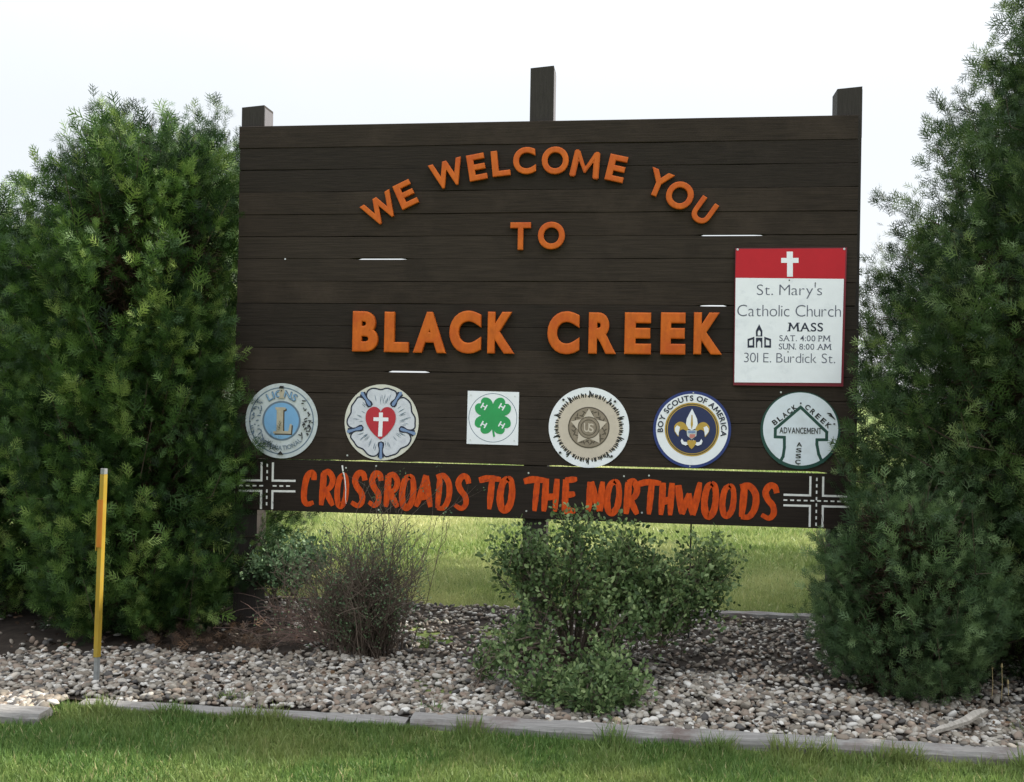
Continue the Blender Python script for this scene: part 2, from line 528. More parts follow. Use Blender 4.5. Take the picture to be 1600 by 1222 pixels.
def blades(n, xr, yr, hmin, hmax, wid, lean=0.35, ok=None):
    x = rng.uniform(*xr, n); y = rng.uniform(*yr, n)
    if ok is not None:
        k = ok(x, y)
        x, y = x[k], y[k]
    n = len(x)
    clump = 0.5 + 0.5 * np.sin(x * 7.3 + 1.3 * np.sin(y * 9.1)) * np.sin(y * 8.3 + 1.7 * np.sin(x * 5.9))
    h = hmin + (hmax - hmin) * rng.beta(2, 2.5, n) * (0.7 + 0.5 * clump)
    ax = np.stack([rng.normal(0, lean, n), rng.normal(0, lean, n), np.ones(n)], 1)
    tint = np.clip(rng.beta(2, 2.4, n) * 0.9 + 0.1 * clump, 0, 0.93)
    tint = np.where(rng.uniform(size=n) < 0.035, 1.0, tint)
    w = wid * rng.uniform(0.7, 1.4, n)
    return scatter(BL_V, BL_F, np.stack([x, y, np.full(n, -0.003)], 1), ax, h, tint, None, w)


def front_ok(x, y):
    edge = np.where(x < -2.66, -1.83, -1.575) + 0.02 * np.sin(x * 9)
    return y < edge


fg = [blades(170000, (-4.2, 3.2), (-3.3, -1.45), 0.022, 0.062, 0.0042, 0.38, front_ok),
      blades(5000, (-2.7, -0.9), (-1.62, -1.57), 0.02, 0.055, 0.0045, 0.3),
      blades(2500, (-4.2, 3.2), (-1.70, -1.57), 0.03, 0.08, 0.0045, 0.3, front_ok)]
for tx in (-2.45, -2.1, -1.75, -1.62, -0.72, -0.1, 0.35, 0.62, 0.78, 1.05, 1.12, 1.6):      # unmown tufts along the timbers
    fg.append(blades(90, (tx - 0.06, tx + 0.06), (-1.63, -1.565), 0.05, 0.13, 0.0045, 0.35))
for tx, ty in ((-0.95, -1.38), (-1.9, -1.36), (1.75, -1.15), (1.95, -1.3), (-1.25, -0.2)):        # weeds between the stones
    fg.append(blades(60, (tx - 0.05, tx + 0.05), (ty - 0.03, ty + 0.03), 0.05, 0.11, 0.006, 0.6))
me = fast_mesh('front_grass', *join(fg))
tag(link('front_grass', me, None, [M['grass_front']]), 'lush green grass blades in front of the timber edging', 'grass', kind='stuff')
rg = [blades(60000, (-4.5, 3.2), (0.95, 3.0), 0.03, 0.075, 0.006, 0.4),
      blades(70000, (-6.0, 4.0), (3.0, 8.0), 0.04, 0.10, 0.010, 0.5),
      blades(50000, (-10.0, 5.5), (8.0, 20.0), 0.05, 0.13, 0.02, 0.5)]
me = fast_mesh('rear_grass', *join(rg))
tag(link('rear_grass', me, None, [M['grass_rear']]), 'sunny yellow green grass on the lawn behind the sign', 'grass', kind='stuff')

# ------------------------------------------------------------------ edging timbers
def timber(name, x0, x1, yc, z0, z1, w, rot, label, seed):
    r = random.Random(seed)
    n = max(28, int((x1 - x0) * 14))
    L = x1 - x0
    prof = [(-1, -1), (-1, 0.55), (-0.8, 0.92), (0.75, 1), (1, 0.6), (1, -1)]
    vs, fs = [], []
    for i in range(n + 1):
        u = i / n
        wob = 0.006 * math.sin(u * 7 + seed) + r.uniform(-0.002, 0.002)
        for (a, b) in prof:
            vs.append((-L / 2 + u * L, a * w / 2 + wob, z0 + (z1 - z0) * (b + 1) / 2 + (r.uniform(-0.004, 0.003) if b > 0 else 0)))
    k = len(prof)
    for i in range(n):
        for j in range(k):
            fs.append((i * k + j, i * k + (j + 1) % k, (i + 1) * k + (j + 1) % k, (i + 1) * k + j))
    fs += [tuple(range(k)), tuple(n * k + j for j in range(k))[::-1]]
    b = MB().add(vs, fs)
    o = b.build(name, M['timber'])
    o.location = ((x0 + x1) / 2, yc, 0)
    o.rotation_euler = (0, 0, rot)
    return tag(o, label, 'edging timber', 'weathered timbers edging the bed')


timber('landscape_timber', -5.3, -2.62, -1.75, -0.05, 0.050, 0.115, 0.0, 'grey edging timber at the far left, in front of the yellow post', 1)
timber('landscape_timber', -2.58, -1.02, -1.525, -0.06, 0.032, 0.09, 0.004, 'low sunken edging timber half hidden by grass, right of the yellow post', 2)
timber('landscape_timber', -1.00, 4.2, -1.50, -0.05, 0.050, 0.105, -0.001, 'longest weathered edging timber, in front of the leafy green shrub', 3)
timber('landscape_timber', 0.35, 2.9, 0.985, -0.05, 0.055, 0.10, 0.0, 'short grey edging timber behind the sign, along the rear lawn', 5)

# ------------------------------------------------------------------ the big sign
sgn = empty('town_sign', (-0.64, 0.08, 0.0), 'large dark brown plank welcome sign on three posts with orange lettering', 'sign')
x_l, z_t = S(375, 197.8)
x_r = S(1343, 178.5)[0]
z_g = (S(500, 719.0)[1] + S(1293, 739.0)[1]) / 2      # top gap over the slogan board
z_b = (S(500, 800.5)[1] + S(1262, 824.5)[1]) / 2
NB = 15
pitch = (z_t - z_g) / NB
# sight gaps that let the light through: seam index counted from the top, px range, opening
gaps = [(6, 545, 643, 0.0085), (5, 1083, 1200, 0.0080), (11, 600, 682, 0.0080), (8, 1085, 1146, 0.0080),
        (15, 492, 540, 0.007), (15, 555, 590, 0.010), (15, 640, 700, 0.006), (15, 780, 808, 0.006), (15, 858, 896, 0.008), (15, 905, 1297, 0.0125)]
pl = MB()
NS = 90
rr = random.Random(3)
for k in range(NB):
    zt0, zb0 = z_t - k * pitch, z_t - (k + 1) * pitch
    dy = rr.uniform(-0.0025, 0.0025)
    ph = [rr.uniform(0, 6) for _ in range(4)]
    x0b, x1b = x_l + rr.uniform(-0.004, 0.004), x_r + rr.uniform(-0.006, 0.004)
    vs, fs = [], []
    for i in range(NS + 1):
        x = x0b + (x1b - x0b) * i / NS
        g0 = 0.0003 + 0.0017 * math.sin(x * 2.3 + ph[0]) + 0.0010 * math.sin(x * 7 + ph[1])
        g1 = 0.0003 + 0.0017 * math.sin(x * 1.9 + ph[2]) + 0.0010 * math.sin(x * 8 + ph[3])
        zt, zb = zt0 - max(0.0004, g0) * (k > 0), zb0 + max(0.0004, g1)
        for (s, a, b, w) in gaps:
            zz = zt0 if s == k else zb0
            xa, xb = S(a, 500)[0], S(b, 500)[0]
            e = min(1.0, max(0.0, (x - xa) / 0.05), 1.0) * min(1.0, max(0.0, (xb - x) / 0.05))
            if s == k: zt = min(zt, zt0 - w * 0.6 * e)
            if s == k + 1: zb = max(zb, zb0 + w * 0.6 * e)
        c = 0.0012 + 0.0022 * max(0.0, math.sin(x * 2.7 + ph[1]))
        yf = dy
        lap = max(0.0, 0.010 - max(0.0, zb - zb0 - 0.0022) * 4.5) if k < NB - 1 else 0.0
        ys = yf + 0.020
        vs += [(x, yf + c, zb), (x, yf, zb + c), (x, yf, zt - c), (x, yf + c, zt), (x, ys, zt), (x, ys, zt - 0.012 * (k > 0)),
               (x, ys + 0.012, zt - 0.012 * (k > 0)), (x, ys + 0.012, zb - lap), (x, ys + 0.001, zb - lap), (x, ys + 0.001, zb)]
    for i in range(NS):
        for j in range(10):
            fs.append((i * 10 + j, i * 10 + (j + 1) % 10, (i + 1) * 10 + (j + 1) % 10, (i + 1) * 10 + j))
    fs += [tuple(range(10)), tuple(NS * 10 + j for j in range(10))]
    pl.add(vs, fs, (0, 1, 0, 2, 1, 0, 2)[(k * 3) % 7])
pl.build('plank_panel', [M['plank'], M['plank_pale'], M['plank_deep']], sgn)

lb = MB()
lb.box(x_l + 0.01, x_r - 0.01, -0.004, 0.030, z_b, z_g - 0.004)
lower = lb.build('slogan_board', M['board'], sgn, bevel=0.003)

for (pa, pb, pt) in ((378, 413, 168), (829, 865.5, 106.5), (1308.5, 1347.5, 139)):
    xa, za = S(pa, pt)
    xb = S(pb, pt)[0]
    k = 6.0 / 5.9
    xa, xb, za = xa * 1.006, xb * 1.006, 1.5 + (za - 1.5) * 1.006
    b = MB()
    b.box(xa, xb, 0.036, 0.036 + 0.150, -0.35, za)
    b.m = [0, 0, 0, 0, 0, 0]
    zc_ = z_t - 0.12
    b.box(xb + 0.0005, xb + 0.002, 0.040, 0.182, zc_, za - 0.004, 1)
    b.v[4:8] = [(p[0], p[1], p[2] + (0.012 if p[0] > xa + 0.01 else 0)) for p in b.v[4:8]]
    b.build('post', [M['post'], M['post_side']], sgn)

# glyphs from Blender's own built-in letterforms
_gc = {}
def glyph(ch, off=0.0, ext=0.0, bev=0.0, res=6):
    key = (ch, off, ext, bev)
    if ch == 'M' and off > -0.005 and key not in _gc:
        w = 0.060 + off + bev * 0.6
        po = [(0, 0), (2 * w, 0), (2 * w + 0.035, 0.44), (0.40, 0.10), (0.765 - 2 * w, 0.44), (0.80 - 2 * w, 0), (0.80, 0), (0.74, 0.7), (0.74 - 1.6 * w, 0.7), (0.40, 0.28), (0.06 + 1.6 * w, 0.7), (0.06, 0.7)]
        mb = MB()
        mb.prism([po], ext, -ext)
        vs, fs = [(p[0], p[2], -p[1]) for p in mb.v], mb.f
        if bev:
            me = bpy.data.meshes.new('g')
            me.from_pydata(vs, [], fs)
            bm = bmesh.new(); bm.from_mesh(me)
            bmesh.ops.recalc_face_normals(bm, faces=bm.faces)
            bmesh.ops.dissolve_limit(bm, angle_limit=0.02, verts=bm.verts, edges=bm.edges)
            bmesh.ops.bevel(bm, geom=bm.edges[:], offset=bev * 0.7, segments=2, affect='EDGES')
            bm.to_mesh(me); bm.free()
            vs, fs = [tuple(p.co) for p in me.vertices], [tuple(p.vertices) for p in me.polygons]
            bpy.data.meshes.remove(me)
        _gc[key] = (vs, fs)
    if key not in _gc:
        cu = bpy.data.curves.new('g', 'FONT')
        cu.body = ch
        cu.offset = off
        cu.extrude = ext
        cu.bevel_depth = bev
        cu.bevel_resolution = 2
        cu.resolution_u = res
        o = bpy.data.objects.new('g', cu)
        COL.objects.link(o)
        dg = bpy.context.evaluated_depsgraph_get()
        me = bpy.data.meshes.new_from_object(o.evaluated_get(dg))
        vs = [tuple(p.co) for p in me.vertices]
        fs = [tuple(p.vertices) for p in me.polygons]
        bpy.data.objects.remove(o)
        bpy.data.curves.remove(cu)
        bpy.data.meshes.remove(me)
        _gc[key] = (vs, fs)
    return _gc[key]


def put_glyph(b, ch, cx, cz, w, h, rot, y, off=0.02, depth=0.001, mat=0, bev=0.0, fit=True, sc=1.0, bold_bev=0.0):
    """Glyph fitted to a box w x h (metres), centred on (cx, cz) of the sign plane, front face at y."""
    vs, fs = glyph(ch, off, 0.1, bold_bev)
    if not vs:
        return
    xs = [p[0] for p in vs]; ys = [p[1] for p in vs]
    x0, x1, y0, y1 = min(xs), max(xs), min(ys), max(ys)
    zs = [p[2] for p in vs]
    zmax = max(zs)
    c, s = math.cos(rot), math.sin(rot)
    ov = []
    for p in vs:
        u = ((p[0] - x0) / (x1 - x0) - 0.5) * w
        t = ((p[1] - y0) / (y1 - y0) - 0.5) * h
        d = (zmax - p[2]) / (2 * zmax) * depth
        ov.append((cx + u * c - t * s, y + d, cz + u * s + t * c))
    b.add(ov, fs, mat)


def text_line(b, txt, x0, x1, zc, h, y, off=0.0, mat=0, depth=0.001):
    """A run of text stretched between x0 and x1 with cap height h centred on zc."""
    adv, pens = 0.0, []
    cap = glyph('H', off, 0.1)[0]
    cy0, cy1 = min(p[1] for p in cap), max(p[1] for p in cap)
    for ch in txt:
        if ch == ' ':
            adv += 0.28
            continue
        vs, fs = glyph(ch, off, 0.1)
        gx0, gx1 = min(p[0] for p in vs), max(p[0] for p in vs)
        pens.append((ch, adv, gx0, gx1))
        adv += (gx1 - gx0) + 0.085
    total = adv - 0.085
    kx = (x1 - x0) / total
    kz = h / (cy1 - cy0)
    for ch, a, gx0, gx1 in pens:
        vs, fs = glyph(ch, off, 0.1)
        ov = [(x0 + (a + p[0] - gx0) * kx, y + (0.1 - p[2]) / 0.2 * depth, zc + (p[1] - (cy0 + cy1) / 2) * kz) for p in vs]
        b.add(ov, fs, mat)


SERIF = {'M': ((0.05, 0), (0.95, 0), (0.10, 1), (0.90, 1)), 'A': ((0.06, 0), (0.94, 0)), 'T': ((0.5, 0),), 'U': ((0.08, 1), (0.92, 1)), 'N': ((0.06, 0), (0.06, 1), (0.94, 1)), 'P': ((0.10, 0), (0.10, 1)), '1': ((0.5, 0),)}


def serif_line(b, txt, x0, x1, zc, h, y, off=0.0):
    n0 = len(b.v)
    text_line(b, txt, x0, x1, zc, h, y, off)
    adv, pens = 0.0, []
    for ch in txt:
        if ch == ' ':
            adv += 0.28
            continue
        vs, fs = glyph(ch, off, 0.1)
        g0, g1 = min(p[0] for p in vs), max(p[0] for p in vs)
        pens.append((ch, adv, g1 - g0))
        adv += g1 - g0 + 0.085
    k = (x1 - x0) / (adv - 0.085)
    for ch, a, w in pens:
        for (u, t) in SERIF.get(ch, ()):
            cx, cz = x0 + (a + w * u) * k, zc + (t - 0.5) * h
            e_ = h * 0.17
            z0 = cz if t == 0 else cz - h * 0.09
            b.prism([[(cx - e_, z0), (cx + e_, z0), (cx + e_, z0 + h * 0.09), (cx - e_, z0 + h * 0.09)]], y + 0.001, y - 0.0002)


def text_arc(b, txt, cx, cz, rad, h, a0, a1, y, off=0.0, mat=0, depth=0.001, inside=False, widths=1.0):
    """Text along a circle from angle a0 to a1 (degrees, clockwise for an upright top arc)."""
    adv, pens = 0.0, []
    for ch in txt:
        if ch == ' ':
            adv += 0.32
            continue
        vs, fs = glyph(ch, off, 0.1)
        gx0, gx1 = min(p[0] for p in vs), max(p[0] for p in vs)
        pens.append((ch, adv + (gx1 - gx0) / 2, gx1 - gx0))
        adv += (gx1 - gx0) + 0.10
    total = adv - 0.10
    arc = abs(math.radians(a1 - a0)) * rad
    k = arc / total
    for ch, mid, w in pens:
        ang = math.radians(a0 + (a1 - a0) * mid / total)
        rot = ang - math.pi / 2 if not inside else ang + math.pi / 2
        put_glyph(b, ch, cx + rad * math.cos(ang), cz + rad * math.sin(ang), w * k * widths, h, rot, y, off, depth, mat)


# raised orange letters
def letter(ch, px, py, wpx, hpx, rot, depth, off):
    kx, kz = mpp(px, py)
    cx, cz = S(px, py)
    b = MB()
    put_glyph(b, ch, cx, cz, wpx * kx, hpx * kz, math.radians(rot), -depth - 0.003, off, depth, 0, bold_bev=0.036)
    o = b.build('raised_letter', M['orange'], sgn)
    return o


for ch, x, y, w, h, r in (('W', 596, 328, 53, 40, 31), ('E', 635, 305, 28, 40, 25), ('W', 700, 273, 53, 41, 15), ('E', 746, 262.5, 28, 41, 10),
                          ('L', 783, 256.5, 28, 40, 6), ('C', 820, 252.5, 35, 42, 3), ('O', 868, 252, 42, 43, 0), ('M', 915.5, 258, 46, 42, -8),
                          ('E', 963.5, 264.5, 29, 41, -13), ('Y', 1029, 288, 38, 41, -22), ('O', 1062, 306.5, 43, 43, -28), ('U', 1099, 331, 31, 40, -35),
                          ('T', 814, 370, 32, 43, 0), ('O', 862, 369, 42, 43, 0)):
    letter(ch, x, y, w, h, r, 0.024, 0.0)
for ch, a, b_, t, bt in (('B', 553, 592.5, 487, 550), ('L', 602.5, 640.5, 488, 551), ('A', 647.5, 698.5, 488, 552), ('C', 703.5, 753, 486, 553), ('K', 763, 805, 488, 553),
                         ('C', 856, 906, 487, 554), ('R', 920, 963.5, 489, 553.5), ('E', 976, 1017.5, 489, 554), ('E', 1032, 1071, 489, 554.5), ('K', 1083.5, 1128, 489, 554.5)):
    letter(ch, (a + b_) / 2, (t + bt) / 2, b_ - a, bt - t, -0.3, 0.034, 0.022)

# hand-brushed slogan: every letter is a few overlapping brush strokes
ST = {
    'C': [[(0.92, 0.78), (0.88, 0.95), (0.62, 1.0), (0.28, 0.85), (0.10, 0.45), (0.15, 0.12), (0.45, 0.02), (0.95, 0.08)]],
    'R': [[(0.25, 0.98), (0.22, 0.5), (0.15, 0.0)], [(0.20, 0.95), (0.60, 1.0), (0.90, 0.80), (0.75, 0.55), (0.30, 0.45)], [(0.40, 0.48), (0.70, 0.22), (0.98, 0.0)]],
    'O': [[(0.60, 0.98), (0.25, 0.85), (0.08, 0.45), (0.20, 0.08), (0.50, 0.0), (0.82, 0.20), (0.92, 0.60), (0.80, 0.92), (0.52, 1.0)]],
    'S': [[(0.92, 0.78), (0.80, 0.97), (0.48, 1.0), (0.25, 0.80), (0.40, 0.58), (0.72, 0.38), (0.78, 0.14), (0.50, 0.0), (0.05, 0.10)]],
    'A': [[(0.60, 1.0), (0.32, 0.45), (0.02, 0.0)], [(0.58, 0.98), (0.75, 0.5), (0.95, 0.0)], [(0.25, 0.30), (0.80, 0.34)]],
    'D': [[(0.25, 0.95), (0.22, 0.5), (0.15, 0.02)], [(0.02, 0.94), (0.50, 0.99), (0.88, 0.75), (0.90, 0.35), (0.60, 0.05), (0.12, 0.02)]],
    'T': [[(0.0, 0.90), (0.40, 0.97), (1.0, 0.95)], [(0.60, 0.95), (0.56, 0.5), (0.52, 0.0)]],
    'H': [[(0.15, 1.0), (0.13, 0.5), (0.08, 0.0)], [(0.90, 1.0), (0.86, 0.5), (0.84, 0.0)], [(0.15, 0.42), (0.88, 0.48)]],
    'E': [[(0.20, 0.98), (0.20, 0.5), (0.15, 0.02)], [(0.15, 0.95), (0.95, 1.0)], [(0.20, 0.50), (0.85, 0.56)], [(0.15, 0.04), (0.92, 0.04)]],
    'N': [[(0.12, 0.98), (0.12, 0.5), (0.06, 0.0)], [(0.15, 0.98), (0.45, 0.5), (0.80, 0.02)], [(0.82, 0.02), (0.88, 0.5), (0.95, 1.0)]],
    'W': [[(0.05, 0.95), (0.14, 0.5), (0.25, 0.04)], [(0.25, 0.04), (0.40, 0.4), (0.52, 0.70)], [(0.50, 0.70), (0.60, 0.35), (0.70, 0.02)], [(0.70, 0.02), (0.84, 0.5), (0.96, 1.06)]],
}


def smooth_line(p, n=6):
    if len(p) < 3:
        return [tuple(np.array(p[0]) + (np.array(p[1]) - np.array(p[0])) * i / n) for i in range(n + 1)]
    P = [np.array(q, float) for q in p]
    P = [2 * P[0] - P[1]] + P + [2 * P[-1] - P[-2]]
    o = []
    for i in range(1, len(P) - 2):
        for j in range(n):
            t = j / n
            a, b, c, d = P[i - 1:i + 3]
            o.append(tuple(0.5 * (2 * b + (c - a) * t + (2 * a - 5 * b + 4 * c - d) * t * t + (3 * b - a - 3 * c + d) * t ** 3)))
    o.append(tuple(P[-2]))
    return o


def ribbon(b, pts, wfun, y_back, y_front, mat=0):
    n = len(pts)
    L, R = [], []
    for i, p in enumerate(pts):
        a, c = pts[max(0, i - 1)], pts[min(n - 1, i + 1)]
        dx, dz = c[0] - a[0], c[1] - a[1]
        l = math.hypot(dx, dz) or 1
        w = wfun(i / (n - 1)) / 2
        L.append((p[0] - dz / l * w, p[1] + dx / l * w))
        R.append((p[0] + dz / l * w, p[1] - dx / l * w))
    vs = [(q[0], y_front, q[1]) for q in L + R] + [(q[0], y_back, q[1]) for q in L + R]
    m = 2 * n
    fs = []
    for i in range(n - 1):
        fs += [(i, n + i, n + i + 1, i + 1), (i, i + 1, m + i + 1, m + i), (n + i, m + n + i, m + n + i + 1, n + i + 1)]
    b.add(vs, fs, mat)


SL = [('C', 472, 494), ('R', 498, 524), ('O', 524, 545), ('S', 547, 574), ('S', 574, 599), ('R', 599, 625), ('O', 625, 650), ('A', 649, 677), ('D', 679, 706), ('S', 708, 736),
      ('T', 746, 784), ('O', 778, 804), ('T', 816, 855), ('H', 847, 874), ('E', 877, 904), ('N', 917, 944), ('O', 945, 971), ('R', 974, 999), ('T', 994, 1034), ('H', 1030, 1053),
      ('W', 1055, 1096), ('O', 1097, 1122), ('O', 1125, 1150), ('D', 1153, 1185), ('S', 1187, 1217)]
YB = -0.004
for n_, (ch, a, c) in enumerate(SL):
    b = MB()
    r = random.Random(n_)
    jt, jb = r.uniform(-1.5, 1.5), r.uniform(-1.5, 1.5)
    for k, st in enumerate(ST[ch]):
        pts = []
        for (u, v_) in smooth_line(st):
            px = a + 2 + u * (c - a - 4) + (v_ - 0.5) * 2.0
            top = 734.5 + (px - 473) * 0.0285 + jt + 3
            bot = 790.5 + (px - 473) * 0.0290 + jb - 3
            pts.append(S(px, bot + (top - bot) * v_))
        w0 = 0.0385 * r.uniform(0.9, 1.1)
        ribbon(b, pts, lambda t, w0=w0, r=r: w0 * (0.62 + 0.5 * math.sin(math.pi * min(1, 0.15 + t * 0.85)) ** 0.6 * 0.8) * r.uniform(0.95, 1.05), YB, YB - 0.0012 - 0.0004 * k - 0.0018 * (n_ % 2))
    b.build('painted_letter', M['brush_orange'], lower)


b = MB()
ribbon(b, [S(535.5, 727), S(536.5, 736), S(538.5, 742), S(540, 752), S(541, 765), S(540.5, 778), S(541.5, 787)], lambda t: 0.010 * (1 - 0.75 * t), YB - 0.004, YB - 0.0052)
b.build('dried_white_drip', M['white_line'], lower)


def rect_px(b, x0, x1, y0, y1, yf, mat=0, yb=YB):
    q = [S(x0, y1), S(x1, y1), S(x1, y0), S(x0, y0)]
    b.prism([q], yb, yf, mat)


def road_cross(cx, cy, left, right, top, bot, hw, hv, sl):
    """Two crossing roads painted in white lines: hw half width of the upright road, hv of the level road (px)."""
    b = MB()
    yf = YB - 0.0012
    def sy(x, y): return y + (x - cx) * sl
    def bar(x0, x1, y0, y1):
        q = [S(x0 - (y1 - cy) * 0.017, sy(x0, y1)), S(x1 - (y1 - cy) * 0.017, sy(x1, y1)), S(x1 - (y0 - cy) * 0.017, sy(x1, y0)), S(x0 - (y0 - cy) * 0.017, sy(x0, y0))]
        b.prism([q], YB, yf, 0)
    w = 1.6
    for s in (-1, 1):
        bar(cx + s * hw - w, cx + s * hw + w, top, cy - hv + w)
        bar(cx + s * hw - w, cx + s * hw + w, cy + hv - w, bot)
        bar(*( (left, cx - hw - w) if s < 0 else (cx + hw + w, right)), cy - hv - w, cy - hv + w)
        bar(*( (left, cx - hw - w) if s < 0 else (cx + hw + w, right)), cy + hv - w, cy + hv + w)
    y = top + 2
    while y < bot - 4:
        if abs(y + 2.5 - cy) > 3: bar(cx - 1.1, cx + 1.1, y, y + 5)
        y += 10
    x = left
    while x < right - 4:
        if abs(x + 3 - cx) > 3: bar(x, x + 6, cy - 1.1, cy + 1.1)
        x += 10.5
    return b.build('painted_crossroads', M['white_line'], lower)


road_cross(417.5, 759, 374, 462, 722.5, 795.5, 8.8, 8.2, 0.012)
road_cross(1275.5, 782.5, 1224, 1327, 744.5, 823.5, 10.0, 8.2, 0.026)


def screw(px, py, parent, y=-0.004, r=0.0055, m='screw', loc=None):
    x, z = S(px, py) if loc is None else loc
    b = MB()
    pts = [(x + r * math.cos(t * math.pi / 5), z + r * math.sin(t * math.pi / 5)) for t in range(10)]
    pin = [(x + r * 0.5 * math.cos(t * math.pi / 5), z + r * 0.5 * math.sin(t * math.pi / 5)) for t in range(10)]
    b.prism([pts], y, y - 0.002)
    b.prism([pin], y - 0.002, y - 0.0035)
    return b.build('screw', M[m], parent)


for p in ((826, 739), (822.5, 798.5), (588, 728), (592, 796.5), (1003, 801), (975, 744), (1014, 743), (541, 731)):
    screw(*p, lower)
for p in ((446, 405), (543, 711.5), (1220, 613)):
    screw(*p, sgn, y=-0.003)


# ------------------------------------------------------------------ flat emblem drawing helpers (local units: radius = 1)
def ring_pts(cx, cz, r, n=64, a0=0.0, a1=360.0):
    return [(cx + r * math.cos(math.radians(a0 + (a1 - a0) * i / n)), cz + r * math.sin(math.radians(a0 + (a1 - a0) * i / n))) for i in range(n if a1 - a0 >= 360 else n + 1)]


class Plaque:
    """A plate fixed to the sign; layers are laid one on another in half-millimetre steps."""
    def __init__(self, name, px, py, rpx, label, cat, group=None):
        self.c = S(px, py)
        k = mpp(px, py)
        self.R = rpx * (k[0] + k[1]) / 2
        self.root = empty(name, (self.c[0], -0.002, self.c[1]), label, cat, group)
        self.y = -0.004

    def p(self, pts):
        return [(self.c[0] + u * self.R, self.c[1] + v * self.R) for u, v in pts]

    def layer(self, name, loops_list, m, t=0.0006, parent=None, adv=True):
        b = MB()
        for loops in loops_list:
            b.prism([self.p(lp) for lp in loops], self.y, self.y - t)
        o = b.build(name, M[m] if isinstance(m, str) else m, parent or self.root)
        if adv:
            self.y -= t
        return o

    def lines(self, name, polys, w, m, parent=None, t=0.0006, taper=0.0):
        b = MB()
        for k, pl_ in enumerate(polys):
            ribbon(b, self.p(pl_), lambda s: w * self.R * (1 - taper * abs(2 * s - 1)), self.y, self.y - t - 0.00003 * (k % 7))
        o = b.build(name, M[m], parent or self.root)
        self.y -= t
        return o

    def text(self, name, fn, m, parent=None, t=0.0006):
        b = MB()
        fn(b, self.y - t)
        o = b.build(name, M[m], parent or self.root)
        self.y -= t
        return o

    def screws(self, spots, m='screw', r=0.005):
        for u, v in spots:
            screw(0, 0, self.root, self.y, r, m, (self.c[0] + u * self.R, self.c[1] + v * self.R))


GRP = 'club emblems along the lower part of the sign'
circ = lambda r, n=72: ring_pts(0, 0, r, n)

# 1 pale blue disc with a large L
e = Plaque('round_emblem', 440.5, 657.5, 57.5, 'faded pale blue round emblem with a tan letter L, leftmost on the sign', 'emblem', GRP)
e.layer('plate', [[circ(1.0)]], 'pale_blue_grey', 0.004)
e.lines('rim_line', [ring_pts(0, 0, 0.88, 72) + [(0.88, 0)]], 0.03, 'slate')
e.layer('blue_disc', [[circ(0.53)]], 'slate', 0.0005)
e.layer('blue_disc', [[circ(0.48)]], 'sky_blue', 0.0006)
Ls = [(-0.17, 0.36), (0.11, 0.36), (0.11, 0.30), (0.05, 0.28), (0.05, -0.27), (0.20, -0.27), (0.24, -0.08), (0.29, -0.08), (0.27, -0.34), (-0.22, -0.34), (-0.22, -0.29), (-0.13, -0.27), (-0.13, 0.28), (-0.17, 0.31)]
e.layer('letter', [[[(u + 0.035, v - 0.035) for u, v in Ls]]], 'brown_ink', 0.0006)
e.layer('letter', [[Ls]], 'tan', 0.001)
e.text('lettering', lambda b, y: text_arc(b, 'LIONS', *e.c, 0.715 * e.R, 0.215 * e.R, 124, 55, y, 0.035), 'slate')
e.text('lettering', lambda b, y: text_arc(b, 'LIONS', *e.c, 0.715 * e.R, 0.155 * e.R, 122.5, 56.5, y, -0.012), 'sky_blue')
e.text('lettering', lambda b, y: text_arc(b, 'INTERNATIONAL', *e.c, 0.72 * e.R, 0.12 * e.R, 222, 318, y, 0.0, inside=True), 'slate')
rl = random.Random(5)
for sgn_ in (-1, 1):
    polys = []
    for k in range(30):       # worn lion head in ink flecks
        a = math.radians(rl.uniform(-38, 42))
        r_ = rl.uniform(0.60, 0.84)
        u, v_ = sgn_ * r_ * math.cos(a), r_ * math.sin(a)
        d = rl.uniform(0, 6.28)
        l = rl.uniform(0.025, 0.06)
        polys.append([(u - l * math.cos(d), v_ - l * math.sin(d)), (u, v_ + 0.01), (u + l * math.cos(d), v_ + l * math.sin(d))])
    e.lines('lion_head', polys, 0.032, 'slate' if sgn_ < 0 else 'soot', taper=0.6)
e.layer('ornament', [[[(-0.09, 0.60), (0.09, 0.60), (0.05, 0.66), (0.085, 0.76), (0.05, 0.84), (-0.03, 0.84), (-0.07, 0.76), (-0.04, 0.66)]]], 'tan')
e.layer('ornament', [[[(-0.08, 0.86), (0.07, 0.86), (0.05, 0.93), (-0.05, 0.93)]]], 'soot', adv=False)
e.layer('ornament', [[[(-0.10, -0.90), (0.08, -0.90), (0.0, -0.80)]]], 'soot')
e.screws([(0.86, -0.03), (-0.86, -0.03), (0, 0.80), (0, -0.86)], 'dark_screw', 0.0045)

